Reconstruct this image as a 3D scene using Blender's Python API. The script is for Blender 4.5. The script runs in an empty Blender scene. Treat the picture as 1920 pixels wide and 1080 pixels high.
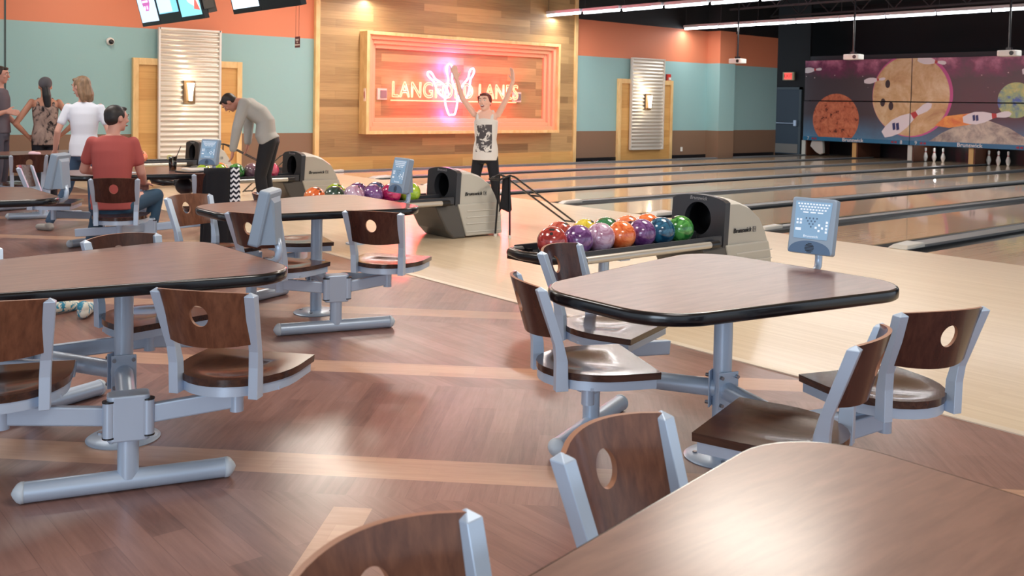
import bpy, bmesh, math, random
from mathutils import Vector, Matrix, noise
from math import sin, cos, pi, radians as R, sqrt
random.seed(7)
C = bpy.context.scene
COL = C.collection
# ---------------------------------------------------------------- camera, world, exposure
H = 1.47
yaw, pitch, roll = R(50), R(-2), R(1.04)
Fw = Vector((-sin(yaw)*cos(pitch), cos(yaw)*cos(pitch), sin(pitch)))
R0 = Vector((cos(yaw), sin(yaw), 0)); U0 = R0.cross(Fw)
Rt = cos(roll)*R0 + sin(roll)*U0; Up = -sin(roll)*R0 + cos(roll)*U0
cam = bpy.data.cameras.new('camera'); camo = bpy.data.objects.new('camera', cam); COL.objects.link(camo)
M4 = Matrix.Identity(4)
for i in range(3):
    M4[i][0] = Rt[i]; M4[i][1] = Up[i]; M4[i][2] = -Fw[i]
M4[2][3] = H
camo.matrix_world = M4
cam.sensor_width = 36; cam.lens = 36*1820/1920; cam.shift_y = -(540-256.6)/1920
cam.clip_start = 0.05; cam.clip_end = 200
C.camera = camo
C.view_settings.view_transform = 'Standard'; C.view_settings.look = 'None'
C.view_settings.gamma = 1; C.view_settings.exposure = 0.12
cam.dof.use_dof = True; cam.dof.focus_distance = 4.6; cam.dof.aperture_fstop = 7.0
w = bpy.data.worlds.new('world'); C.world = w; w.use_nodes = True
w.node_tree.nodes['Background'].inputs[0].default_value = (0.78, 0.88, 1.0, 1)
w.node_tree.nodes['Background'].inputs[1].default_value = 1.0

def area(name, loc, sx, sy, power, col=(1, .93, .82), rot=(0, 0, 0), spread=180):
    l = bpy.data.lights.new(name, 'AREA'); l.shape = 'RECTANGLE'; l.size = sx; l.size_y = sy
    l.energy = power; l.color = col; l.spread = R(spread)
    o = bpy.data.objects.new(name, l); o.location = loc; o.rotation_euler = rot; COL.objects.link(o); return o
def point(name, loc, power, col, r=.05):
    l = bpy.data.lights.new(name, 'POINT'); l.energy = power; l.color = col; l.shadow_soft_size = r
    o = bpy.data.objects.new(name, l); o.location = loc; COL.objects.link(o); return o
WARM = (1, .93, .82); COOL = (.72, .86, 1.0)
# ceiling lamps above the returns and the seats
for x in (-5.1, -12.5):
    area('ceiling_lamp', (x, 7.1, 3.95), 1.5, 1.1, 130, WARM)
for x, y in ((-1.0, 2.6), (-5.6, 2.0), (-9.8, 2.2), (-14.0, 1.0)):
    area('ceiling_lamp', (x, y, 3.95), 1.4, 1.4, 75, (1, .95, .88))
# daylight of the entrance windows behind and right of the camera
area('entrance_daylight', (3.5, -5.5, 2.2), 7, 2.6, 420, COOL, (R(-80), 0, R(-20+180)))
# area lamps added to brighten the side wall, no known fixture there
for y in (5.0, 8.6, 13.4):
    area('wall_fill', (-16.2, y, 3.9), 1.0, .3, 30, WARM, (0, R(25), 0))

# ---------------------------------------------------------------- materials
def lin(c):
    return tuple((x/12.92 if x <= .04045 else ((x+.055)/1.055)**2.4) for x in [v/255 for v in c])
MATS = {}
def mat(name, rgb, rough=.5, metal=0, coat=0, emit=0, ecol=None, spec=.5, alpha=1, trans=0):
    if name in MATS: return MATS[name]
    m = bpy.data.materials.new(name); m.use_nodes = True
    b = m.node_tree.nodes['Principled BSDF']; c = (*lin(rgb), 1)
    b.inputs['Base Color'].default_value = c; b.inputs['Roughness'].default_value = rough
    b.inputs['Metallic'].default_value = metal; b.inputs['Coat Weight'].default_value = coat
    b.inputs['Coat Roughness'].default_value = .08
    b.inputs['Specular IOR Level'].default_value = spec
    b.inputs['Transmission Weight'].default_value = trans
    if emit:
        b.inputs['Emission Color'].default_value = (*lin(ecol or rgb), 1)
        b.inputs['Emission Strength'].default_value = emit
    MATS[name] = m; return m
class NT:
    def __init__(s, m): s.t = m.node_tree; s.b = s.t.nodes['Principled BSDF']
    def n(s, ty, **kw):
        nd = s.t.nodes.new(ty)
        for k, v in kw.items():
            if k.startswith('i_'):
                nd.inputs[int(k[2:]) if k[2:].isdigit() else k[2:].replace('_', ' ')].default_value = v
            else: setattr(nd, k, v)
        return nd
    def l(s, a, b): s.t.links.new(a, b)
    def math(s, op, a, b=None, c=None):
        nd = s.t.nodes.new('ShaderNodeMath'); nd.operation = op
        for i, v in enumerate((a, b, c)):
            if v is None: continue
            if hasattr(v, 'is_linked'): s.l(v, nd.inputs[i])
            else: nd.inputs[i].default_value = v
        return nd.outputs[0]
    def mix(s, f, a, b, mode='MIX'):
        nd = s.t.nodes.new('ShaderNodeMix'); nd.data_type = 'RGBA'; nd.blend_type = mode
        for i, v in ((0, f), (6, a), (7, b)):
            if hasattr(v, 'is_linked'): s.l(v, nd.inputs[i])
            elif i == 0: nd.inputs[0].default_value = v
            else: nd.inputs[i].default_value = (*lin(v), 1)
        return nd.outputs[2]
    def coords(s, scale=(1, 1, 1), rot=(0, 0, 0)):
        tc = s.n('ShaderNodeTexCoord'); mp = s.n('ShaderNodeMapping')
        mp.inputs['Scale'].default_value = scale; mp.inputs['Rotation'].default_value = rot
        s.l(tc.outputs['Object'], mp.inputs[0]); return mp.outputs[0]
    def noise(s, vec, scale=5, detail=4, rough=.55, dist=0):
        nd = s.n('ShaderNodeTexNoise'); nd.inputs['Scale'].default_value = scale; nd.inputs['Detail'].default_value = detail
        nd.inputs['Roughness'].default_value = rough; nd.inputs['Distortion'].default_value = dist
        s.l(vec, nd.inputs['Vector']); return nd.outputs[0]
    def ramp(s, f, *stops):
        nd = s.n('ShaderNodeValToRGB'); e = nd.color_ramp.elements
        while len(e) < len(stops): e.new(.5)
        for k, (p, c) in enumerate(stops):
            e[k].position = p; e[k].color = (*lin(c), 1)
        s.l(f, nd.inputs[0]); return nd.outputs[0]
def grain(name, c1, c2, rough=.35, scale=(3, 40, 40), coat=0, bump=0, nscale=1.5, lo=.35, hi=.65):
    if name in MATS: return MATS[name]
    m = mat(name, c1, rough, coat=coat); t = NT(m)
    f = t.noise(t.coords(scale), nscale, 5, .6, .4)
    t.l(t.ramp(f, (lo, c1), (hi, c2)), t.b.inputs['Base Color'])
    if bump:
        bp = t.n('ShaderNodeBump'); bp.inputs['Strength'].default_value = bump; t.l(f, bp.inputs['Height']); t.l(bp.outputs[0], t.b.inputs['Normal'])
    return m
METAL = mat('silver_paint', (186, 202, 222), .34, .3)
BLACK = mat('black_plastic', (22, 22, 26), .3)
DKGREY = mat('dark_grey_plastic', (52, 54, 60), .32)
BLKEDGE = mat('black_edge', (8, 11, 18), .22, coat=.2)
LGREY = mat('light_grey_plastic', (186, 184, 176), .38)
WHITE = mat('white_plastic', (228, 226, 220), .4)
SEATW = grain('dark_seat_wood', (46, 26, 20), (74, 44, 32), .2, (30, 4, 30), coat=.25)
BACKW = grain('walnut_back_wood', (92, 54, 38), (120, 76, 54), .3, (30, 30, 3), coat=.15)
BACKWD = grain('dark_back_wood', (56, 28, 24), (76, 42, 34), .26, (30, 30, 3), coat=.2)
PLYEDGE = mat('ply_edge', (150, 102, 76), .45)
TOPW = grain('brown_laminate', (106, 72, 62), (124, 88, 76), .42, (22, 3, 3), coat=.5); TOPW.node_tree.nodes['Principled BSDF'].inputs['Coat Roughness'].default_value = .2
NPINE = grain('light_trim_wood', (214, 176, 118), (232, 198, 142), .45, (6, 6, 2))

def floor_mat():
    m = mat('plank_vinyl', (120, 80, 66), .24); t = NT(m); t.b.inputs['Coat Weight'].default_value = .25; t.b.inputs['Coat Roughness'].default_value = .2
    tc = t.n('ShaderNodeTexCoord'); sp = t.n('ShaderNodeSeparateXYZ'); t.l(tc.outputs['Object'], sp.inputs[0])
    x, y = sp.outputs[0], sp.outputs[1]
    d = t.math('SUBTRACT', y, x); s_ = t.math('ADD', x, y)
    # light bands at y-x = 4.95, 7.0, 9.0 ...
    q = t.math('MODULO', t.math('ADD', d, 40-4.95+1.01), 2.02)
    band = t.math('LESS_THAN', t.math('ABSOLUTE', t.math('SUBTRACT', q, 1.01)), .155)
    below = t.math('LESS_THAN', d, 4.95)
    cross = t.math('MULTIPLY', t.math('LESS_THAN', t.math('ABSOLUTE', t.math('ADD', s_, 1.2)), .1), t.math('LESS_THAN', d, 4.8))
    band = t.math('MAXIMUM', band, cross)
    def planks(u, v, wid, ln):
        cb = t.n('ShaderNodeCombineXYZ'); t.l(t.math('MULTIPLY', u, 1.0), cb.inputs[0]); t.l(v, cb.inputs[1])
        br = t.n('ShaderNodeTexBrick'); br.offset = .37; br.inputs['Scale'].default_value = 1
        br.inputs['Brick Width'].default_value = ln; br.inputs['Row Height'].default_value = wid
        br.inputs['Mortar Size'].default_value = .0015; br.inputs['Color1'].default_value = (0, 0, 0, 1); br.inputs['Color2'].default_value = (1, 1, 1, 1)
        br.inputs['Mortar'].default_value = (.1, .1, .1, 1)
        t.l(cb.outputs[0], br.inputs['Vector'])
        cg = t.n('ShaderNodeCombineXYZ'); t.l(t.math('MULTIPLY', u, 2.2), cg.inputs[0]); t.l(t.math('MULTIPLY', v, 26), cg.inputs[1])
        g = t.noise(cg.outputs[0], 1.2, 6, .62, .6)
        return t.math('ADD', t.math('MULTIPLY', br.outputs[0], .3), t.math('MULTIPLY', g, .75))
    pA = planks(x, y, .115, .95)          # planks along x
    pB = planks(d, s_, .16, 1.3)          # planks across the bands
    k = t.math('MODULO', t.math('FLOOR', t.math('DIVIDE', t.math('ADD', d, 40.4-4.95), 2.02)), 2)
    sel = t.math('GREATER_THAN', t.math('MODULO', t.math('FLOOR', t.math('DIVIDE', t.math('ADD', d, 40.4-4.95), 2.02)), 2), .5)
    mx = t.n('ShaderNodeMix'); t.l(sel, mx.inputs[0]); t.l(pB, mx.inputs[2]); t.l(pA, mx.inputs[3])
    dark = t.ramp(mx.outputs[0], (.22, (102, 70, 62)), (.5, (132, 94, 83)), (.8, (154, 114, 102)))
    pC = planks(s_, d, .17, .9)
    lite = t.ramp(pC, (.2, (170, 128, 104)), (.8, (200, 158, 132)))
    t.l(t.mix(band, dark, lite), t.b.inputs['Base Color'])
    nz = t.noise(t.coords(), 9, 3, .6)
    rr = t.n('ShaderNodeMapRange'); rr.inputs[3].default_value = .26; rr.inputs[4].default_value = .4; t.l(nz, rr.inputs[0]); t.l(rr.outputs[0], t.b.inputs['Roughness'])
    bp = t.n('ShaderNodeBump'); bp.inputs['Strength'].default_value = .01; bp.inputs['Distance'].default_value = .01
    t.l(t.noise(t.coords(), 14, 2, .5), bp.inputs['Height']); t.l(bp.outputs[0], t.b.inputs['Normal']); t.l(bp.outputs[0], t.b.inputs['Coat Normal'])
    return m
def board_mat(name, c1, c2, wid, ln, rough, axis='x', coat=.4, jitter=.35):
    m = mat(name, c1, rough, coat=coat); t = NT(m); t.b.inputs['Coat Roughness'].default_value = .14 if axis == 'x' else .05
    tc = t.n('ShaderNodeTexCoord'); sp = t.n('ShaderNodeSeparateXYZ'); t.l(tc.outputs['Object'], sp.inputs[0])
    a = {'x': (0, 1), 'y': (1, 0), 'wall': (1, 2)}[axis]
    u, v = sp.outputs[a[0]], sp.outputs[a[1]]
    cb = t.n('ShaderNodeCombineXYZ'); t.l(u, cb.inputs[0]); t.l(v, cb.inputs[1])
    br = t.n('ShaderNodeTexBrick'); br.offset = .41; br.offset_frequency = 3; br.inputs['Scale'].default_value = 1
    br.inputs['Brick Width'].default_value = ln; br.inputs['Row Height'].default_value = wid
    br.inputs['Mortar Size'].default_value = .0008 if axis != 'wall' else .002; br.inputs['Color1'].default_value = (0, 0, 0, 1); br.inputs['Color2'].default_value = (1, 1, 1, 1)
    br.inputs['Mortar'].default_value = (.2, .2, .2, 1); t.l(cb.outputs[0], br.inputs['Vector'])
    cg = t.n('ShaderNodeCombineXYZ'); t.l(t.math('MULTIPLY', u, 1.2), cg.inputs[0]); t.l(t.math('MULTIPLY', v, 30), cg.inputs[1])
    g = t.noise(cg.outputs[0], 1.3, 5, .6, .5)
    f = t.math('ADD', t.math('MULTIPLY', br.outputs[0], jitter), t.math('MULTIPLY', g, 1-jitter))
    t.l(t.ramp(f, (.25, c1), (.75, c2)), t.b.inputs['Base Color'])
    return m
FLOORM = floor_mat()
APPR = board_mat('maple_approach', (212, 192, 164), (228, 210, 184), .028, 2.2, .34, 'x', .3, .3)
LANEM = board_mat('lane_boards', (214, 186, 152), (230, 206, 174), .028, 4.5, .16, 'y', .6, .35)
OAKW = board_mat('oak_cladding', (134, 104, 68), (184, 150, 102), .165, 2.2, .5, 'wall', 0, .45)
OAKD = board_mat('oak_panel', (196, 146, 82), (222, 176, 108), .2, 2.4, .5, 'wall', 0, .4)

# ---------------------------------------------------------------- mesh helpers
class MB:
    def __init__(s): s.v = []; s.f = []; s.mi = []; s.cur = 0
    def add(s, vs, fs, mi=None):
        o = len(s.v); s.v += [tuple(v) for v in vs]
        for f in fs: s.f.append(tuple(i+o for i in f)); s.mi.append(s.cur if mi is None else mi)
        return s
    def box(s, a, b, mi=None, M=None):
        x0, y0, z0 = a; x1, y1, z1 = b
        vs = [(x, y, z) for z in (z0, z1) for y in (y0, y1) for x in (x0, x1)]
        if M is not None: vs = [M @ Vector(v) for v in vs]
        return s.add(vs, [(0, 2, 3, 1), (4, 5, 7, 6), (0, 1, 5, 4), (2, 6, 7, 3), (0, 4, 6, 2), (1, 3, 7, 5)], mi)
    def bar(s, p, q, w, d, up=(0, 0, 1), mi=None, w2=None, d2=None):
        p = Vector(p); q = Vector(q); t = (q-p).normalized(); u = Vector(up)
        a = t.cross(u); a = a.normalized() if a.length > 1e-4 else Vector((1, 0, 0)); b = a.cross(t).normalized()
        w2 = w if w2 is None else w2; d2 = d if d2 is None else d2
        vs = [c + a*sx*ww/2 + b*sy*dd/2 for c, ww, dd in ((p, w, d), (q, w2, d2)) for sx, sy in ((-1, -1), (1, -1), (1, 1), (-1, 1))]
        return s.add(vs, [(3, 2, 1, 0), (4, 5, 6, 7), (0, 1, 5, 4), (1, 2, 6, 5), (2, 3, 7, 6), (3, 0, 4, 7)], mi)
    def tube(s, pts, r, n=14, mi=None, cap=True, closed=False):
        pts = [Vector(p) for p in pts]; m = len(pts); rs = r if hasattr(r, '__len__') else [r]*m
        vs = []; prev = None
        for i, p in enumerate(pts):
            if closed: t = (pts[(i+1) % m]-pts[i-1]).normalized()
            else: t = (pts[min(i+1, m-1)]-pts[max(i-1, 0)]).normalized()
            if prev is None:
                a = t.cross(Vector((0, 0, 1)));
                if a.length < 1e-3: a = t.cross(Vector((0, 1, 0)))
                a.normalize()
            else:
                a = prev - t*prev.dot(t); a.normalize()
            prev = a; b = t.cross(a)
            vs += [p + (a*cos(2*pi*k/n)+b*sin(2*pi*k/n))*rs[i] for k in range(n)]
        fs = []
        for i in range(m if closed else m-1):
            for k in range(n):
                j = (i+1) % m
                fs.append((i*n+k, i*n+(k+1) % n, j*n+(k+1) % n, j*n+k))
        if cap and not closed: fs += [tuple(range(n-1, -1, -1)), tuple((m-1)*n+k for k in range(n))]
        return s.add(vs, fs, mi)
    def cyl(s, c, r, h, n=24, r2=None, mi=None):
        return s.tube([c, (c[0], c[1], c[2]+h)], [r, r if r2 is None else r2], n, mi)
    def lathe(s, prof, c=(0, 0, 0), n=28, mi=None, M=None):
        vs = []; m = len(prof)
        for r, z in prof:
            vs += [Vector((r*cos(2*pi*k/n), r*sin(2*pi*k/n), z)) for k in range(n)]
        if M is not None: vs = [M @ v for v in vs]
        vs = [v+Vector(c) for v in vs]
        fs = [(i*n+k, i*n+(k+1) % n, (i+1)*n+(k+1) % n, (i+1)*n+k) for i in range(m-1) for k in range(n)]
        fs += [tuple(range(n-1, -1, -1)), tuple((m-1)*n+k for k in range(n))]
        return s.add(vs, fs, mi)
    def ell(s, c, r, n=20, m=12, mi=None, M=None):
        vs = []
        for i in range(1, m):
            th = pi*i/m
            vs += [Vector((r[0]*sin(th)*cos(2*pi*k/n), r[1]*sin(th)*sin(2*pi*k/n), r[2]*cos(th))) for k in range(n)]
        vs += [Vector((0, 0, r[2])), Vector((0, 0, -r[2]))]
        if M is not None: vs = [M @ v for v in vs]
        vs = [v+Vector(c) for v in vs]; N = (m-1)*n
        fs = [(i*n+k, (i+1)*n+k, (i+1)*n+(k+1) % n, i*n+(k+1) % n) for i in range(m-2) for k in range(n)]
        fs += [(N, k, (k+1) % n) for k in range(n)] + [(N+1, (m-2)*n+(k+1) % n, (m-2)*n+k) for k in range(n)]
        return s.add(vs, fs, mi)
    def prism(s, poly, z0, z1, mi=None, M=None):
        n = len(poly)
        vs = [Vector((x, y, z)) for z in (z0, z1) for x, y in poly]
        if M is not None: vs = [M @ v for v in vs]
        return s.add(vs, [tuple(range(n-1, -1, -1)), tuple(range(n, 2*n))] + [(i, (i+1) % n, n+(i+1) % n, n+i) for i in range(n)], mi)
    def build(s, name, mats, parent=None, smooth=False, bevel=0, seg=2, sub=0, auto=None):
        me = bpy.data.meshes.new(name); me.from_pydata(s.v, [], s.f)
        for m in (mats if isinstance(mats, (list, tuple)) else [mats]): me.materials.append(m)
        for i, p in enumerate(me.polygons): p.material_index = s.mi[i]; p.use_smooth = smooth or auto is not None
        me.update()
        bm = bmesh.new(); bm.from_mesh(me); bmesh.ops.recalc_face_normals(bm, faces=bm.faces)
        if auto is not None:
            for e in bm.edges:
                if len(e.link_faces) == 2 and e.calc_face_angle(0) > R(auto): e.smooth = False
        bm.to_mesh(me); bm.free()
        o = bpy.data.objects.new(name, me); COL.objects.link(o)
        if parent is not None: o.parent = parent
        if bevel:
            b = o.modifiers.new('bevel', 'BEVEL'); b.width = bevel; b.segments = seg; b.limit_method = 'ANGLE'; b.angle_limit = R(35)
            if not smooth and auto is None:
                for p in me.polygons: p.use_smooth = False
        if sub:
            q = o.modifiers.new('sub', 'SUBSURF'); q.levels = sub; q.render_levels = sub
        return o
def tag(o, label=None, cat=None, group=None, kind=None):
    if label: o['label'] = label
    if cat: o['category'] = cat
    if group: o['group'] = group
    if kind: o['kind'] = kind
    return o
def empty(name, loc=(0, 0, 0), rz=0, label=None, cat=None, group=None):
    o = bpy.data.objects.new(name, None); COL.objects.link(o); o.location = loc; o.rotation_euler = (0, 0, rz)
    o.empty_display_size = .1
    return tag(o, label, cat, group)
def children(o): return [c for c in bpy.data.objects if c.parent == o]
def copy_tree(o, parent=None):
    kids = children(o)
    c = o.copy(); COL.objects.link(c); c.parent = parent
    for k in kids: copy_tree(k, c)
    return c
def struct(o): o['kind'] = 'structure'; return o
def text_mesh(name, s, size, M, m, parent=None, ext=.001, align='CENTER', xs=1, shear=0, off=0):
    cu = bpy.data.curves.new(name, 'FONT'); cu.body = s; cu.size = size; cu.align_x = align; cu.align_y = 'CENTER'; cu.extrude = ext; cu.shear = shear; cu.offset = off
    cu.resolution_u = 3
    t = bpy.data.objects.new(name, cu); COL.objects.link(t)
    dg = bpy.context.evaluated_depsgraph_get(); me = bpy.data.meshes.new_from_object(t.evaluated_get(dg)); bpy.data.objects.remove(t)
    me.transform(M @ Matrix.Diagonal((xs, 1, 1, 1))); me.materials.clear(); me.materials.append(m)
    o = bpy.data.objects.new(name, me); COL.objects.link(o)
    if parent is not None: o.parent = parent
    return o
def frame_M(loc, xdir, zdir):
    x = Vector(xdir).normalized(); z = Vector(zdir).normalized(); y = z.cross(x)
    M = Matrix.Identity(4)
    for i in range(3): M[i][0] = x[i]; M[i][1] = y[i]; M[i][2] = z[i]; M[i][3] = loc[i]
    return M
def rrect(pts, rads, seg=8):
    out = []; n = len(pts)
    for i in range(n):
        p0, p, p1 = Vector(pts[i-1]), Vector(pts[i]), Vector(pts[(i+1) % n])
        a = (p0-p).normalized(); b = (p1-p).normalized(); ang = a.angle(b); r = rads[i]
        t = r/math.tan(ang/2); s0 = p+a*t; s1 = p+b*t; c = p+(a+b).normalized()*(r/sin(ang/2))
        a0 = math.atan2(*(s0-c).yx); a1 = math.atan2(*(s1-c).yx); d = (a1-a0+pi) % (2*pi)-pi
        out += [(c.x+r*cos(a0+d*k/seg), c.y+r*sin(a0+d*k/seg)) for k in range(seg+1)]
    return out
def hole_plate(outer, hc, hr, mapf, thick, n=48, rings=6):
    """plate with a round hole: outer(t)->(u,v) boundary; mapf(u,v,w)->xyz"""
    mb = MB(); vs = []; 
    for side in (0, 1):
        for j in range(rings+1):
            for k in range(n):
                th = 2*pi*k/n; ou, ov = outer(th); hu, hv = hc[0]+hr*cos(th), hc[1]+hr*sin(th); t = j/rings
                vs.append(mapf(hu+(ou-hu)*t, hv+(ov-hv)*t, (side-.5)*thick))
    L = (rings+1)*n; fs = []
    for j in range(rings):
        for k in range(n):
            a, b, c, d = j*n+k, j*n+(k+1) % n, (j+1)*n+(k+1) % n, (j+1)*n+k
            fs.append((a, d, c, b)); fs.append((L+a, L+b, L+c, L+d))
    nf = len(fs)
    for k in range(n):
        fs.append((k, (k+1) % n, L+(k+1) % n, L+k)); a = rings*n
        fs.append((a+k, L+a+k, L+a+(k+1) % n, a+(k+1) % n))
    mb.add(vs, fs); mb.mi = [0]*nf+[1]*(2*n)
    return mb
def rect_outer(hw, hh, c=(0, 0)):
    def f(th):
        cx, sx = cos(th), sin(th)
        k = min(hw/abs(cx) if abs(cx) > 1e-6 else 1e9, hh/abs(sx) if abs(sx) > 1e-6 else 1e9)
        return (c[0]+cx*k, c[1]+sx*k)
    return f
def corner_outer(hw, hh, n=48):
    # like rect_outer but snaps samples to the corners so they stay sharp
    base = [rect_outer(hw, hh)(2*pi*k/n) for k in range(n)]
    for sx, sy in ((1, 1), (-1, 1), (-1, -1), (1, -1)):
        j = min(range(n), key=lambda k: (base[k][0]-sx*hw)**2+(base[k][1]-sy*hh)**2); base[j] = (sx*hw, sy*hh)
    return lambda th: base[int(round(th/(2*pi)*n)) % n]

# ---------------------------------------------------------------- room shell
XW = -17.8; YE = 4.63; YF = 9.72; YM = 26.5
mb = MB(); mb.box((-22, -7, -.3), (5, YE, 0)); struct(mb.build('floor', FLOORM))
mb = MB(); mb.box((XW, YE+.02, -.3), (4.5, YF, 0)); struct(mb.build('floor', APPR))
mb = MB(); mb.box((XW, YE-.035, -.02), (4.5, YE+.02, .006)); struct(mb.build('trim_1', mat('pale_metal_strip', (226, 214, 196), .35, .3)))
mb = MB(); mb.box((-22, YF, -.5), (5, 30, -.2)); struct(mb.build('floor', mat('pit_dark', (30, 28, 28), .7)))
def banded():
    m = mat('painted_wall', (200, 120, 90), .6); t = NT(m)
    tc = t.n('ShaderNodeTexCoord'); sp = t.n('ShaderNodeSeparateXYZ'); t.l(tc.outputs['Object'], sp.inputs[0]); z = sp.outputs[2]
    a = t.mix(t.math('GREATER_THAN', z, .785), (128, 100, 80), (142, 180, 182))
    b = t.mix(t.math('GREATER_THAN', z, 2.70), a, (212, 128, 94))
    c = t.mix(t.math('GREATER_THAN', z, 3.62), b, (24, 23, 25))
    t.l(c, t.b.inputs['Base Color']); return m
PW = banded()
mb = MB(); mb.box((XW-.2, -7, 0), (XW, 25.6, 4.8)); struct(mb.build('wall_left', PW))
mb = MB(); mb.box((XW, 22.2, 0), (XW+.45, 22.9, 4.8)); struct(mb.build('wall_left', PW))
mb = MB(); mb.box((XW-.001, 3.9, 0), (XW+.004, 3.93, 3.6)); struct(mb.build('trim_2', mat('joint_dark', (60, 78, 80), .6)))
mb = MB(); mb.box((XW, 16.95, 0), (XW+.015, 18.6, .1)).box((XW, 20.6, 0), (XW+.015, 25.5, .1)).box((XW, -6, 0), (XW+.015, 6.0, .1)).box((XW, 8.0, 0), (XW+.015, 9.6, .1))
struct(mb.build('baseboard_left', BLACK))
DARKW = mat('black_wall', (16, 16, 19), .7)
mb = MB(); mb.box((-22, 28.6, -.5), (5, 28.8, 4.8)).box((-22, 26.9, 0), (-18.78, 27.0, 4.8)).box((-18.78, 26.9, 2.12), (-17.5, 27.0, 4.8)).box((-17.78, 26.9, 0), (-17.5, 27.0, 2.12)); struct(mb.build('wall_back', DARKW))
mb = MB(); mb.box((-18.78, 26.86, 0), (-17.8, 26.9, 2.08)); d1 = struct(mb.build('door_1', mat('navy_door', (44, 62, 78), .5)))
mb = MB(); mb.box((-18.85, 26.84, 0), (-18.76, 26.92, 2.14)).box((-17.82, 26.84, 0), (-17.74, 26.92, 2.14)).box((-18.85, 26.84, 2.06), (-17.74, 26.92, 2.14)); mb.build('door_frame', mat('grey_door_frame', (70, 84, 92), .5), d1)
mb = MB(); mb.tube([(-18.7, 26.8, .98), (-17.9, 26.8, .98)], .018).box((-17.97, 26.78, .9), (-17.87, 26.87, 1.08)).box((-18.72, 26.8, .95), (-18.66, 26.87, 1.02)); mb.build('push_bar', METAL, d1)
mb = MB(); mb.box((-18.75, 26.85, .03), (-17.84, 26.862, .32)); mb.build('kick_plate', mat('dull_steel', (130, 124, 116), .5, .5), d1)
CEIL = mat('black_ceiling', (30, 30, 33), .8)
mb = MB(); mb.box((-22, 14.5, 4.8), (5, 29, 5.0)).box((-22, 14.4, 4.0), (5, 14.5, 5.0)); struct(mb.build('ceiling', CEIL))
mb = MB(); mb.box((-22, -7, 4.0), (5, 14.4, 4.2)); struct(mb.build('ceiling', mat('beige_ceiling', (214, 200, 176), .8)))
# ceiling joists and ducts, barely visible
TR_ = mat('dark_steel', (58, 58, 62), .6)
for i, y in enumerate((17.5, 20.0, 22.6, 25.2)):
    mb = MB(); mb.box((-21, y-.05, 4.72), (4.5, y+.05, 4.78)).box((-21, y-.05, 4.22), (4.5, y+.05, 4.27))
    x = -20.8
    while x < 4.2:
        mb.bar((x, y, 4.25), (x+.5, y, 4.75), .03, .03).bar((x+.5, y, 4.75), (x+1, y, 4.25), .03, .03); x += 1
    tag(struct(mb.build('ceiling', TR_)))
# ---- oak feature wall with trims
mb = MB(); mb.box((XW, 9.68, 0), (XW+.05, 16.9, 4.8)); struct(mb.build('trim_3', OAKW))
for y in (9.62, 16.88):
    mb = MB(); mb.box((XW, y, 0), (XW+.09, y+.1, 4.8)); struct(mb.build('trim_4', NPINE, bevel=.005))
mb = MB(); mb.box((XW+.05, 9.72, 0), (XW+.07, 16.88, .28)); struct(mb.build('trim_5', OAKD))
# ---- corrugated panel features with sconces
CORR = mat('corrugated_steel', (212, 208, 200), .34, .6)
def corr_panel(y0, y1, z0, z1, n, parent):
    mb = MB(); vs = []; prof = []
    steps = n*8
    for i in range(steps+1):
        z = z0+(z1-z0)*i/steps; prof.append((XW+.13+.016*cos(2*pi*n*i/steps), z))
    for y in (y0, y1): vs += [(x, y, z) for x, z in prof]
    m = steps+1
    mb.add(vs, [(i, i+1, m+i+1, m+i) for i in range(steps)])
    mb.box((XW+.06, y0, z0), (XW+.1, y1, z1))
    return mb.build('corrugated_sheet', CORR, parent, smooth=True)
def feature(y0, y1, p0, p1, lab, sy):
    t = empty('wall_panel', (XW, (y0+y1)/2, 0), 0, lab, 'wall panel'); inv = Matrix.Translation((-XW, -(y0+y1)/2, 0))
    def put(o): o.data.transform(inv); return o
    mb = MB(); mb.box((XW, y0+.07, 0), (XW+.05, y1-.07, 2.1)); put(mb.build('oak_board', OAKD, t))
    mb = MB(); mb.box((XW, y0, 0), (XW+.09, y0+.1, 2.16)).box((XW, y1-.1, 0), (XW+.09, y1, 2.16)).box((XW, y0+.1, 2.04), (XW+.09, y1-.1, 2.16)); put(mb.build('wood_frame', NPINE, t, bevel=.004))
    put(corr_panel(p0, p1, .3, 2.71, 26, t))
    mb = MB()
    for y in (p0, p1): mb.box((XW+.09, y-.018, .28), (XW+.155, y+.018, 2.73))
    mb.box((XW+.09, p0, 2.7), (XW+.155, p1, 2.73)).box((XW+.09, p0, .28), (XW+.155, p1, .3)); put(mb.build('edge_strip', mat('pale_steel', (222, 218, 212), .4, .4), t))
    s = empty('wall_sconce', (XW+.14, sy, 1.55), 0, lab.split(' panel')[0]+' panel\'s glowing tapered glass wall sconce', 'wall lamp')
    mb = MB(); mb.box((0, -.11, -.2), (.03, .11, .22)); mb.build('back_plate', mat('bronze', (120, 96, 70), .35, .7), s, bevel=.004)
    mb = MB(); mb.lathe([(.03, -.15), (.042, 0), (.07, .18), (.062, .18), (.03, -.13)], (.085, 0, 0), 24); mb.build('glass_shade', mat('lit_glass', (255, 236, 200), .3, emit=6, ecol=(255, 236, 205)), s, smooth=True)
    mb = MB(); mb.box((.02, -.02, -.17), (.12, .02, -.15)); mb.build('bracket', mat('bronze', (120, 96, 70)), s)
    point('sconce_bulb', (XW+.3, sy, 1.85), 3.5, (1, .8, .55), .04); point('sconce_bulb', (XW+.3, sy, 1.3), 1.5, (1, .8, .55), .04)
    return t
feature(5.98, 8.05, 6.43, 7.58, 'left corrugated steel panel in a wide oak frame on the teal wall', 6.98)
feature(18.5, 20.65, 18.93, 20.2, 'right corrugated steel panel in an oak frame past the neon sign', 19.55)
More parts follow.
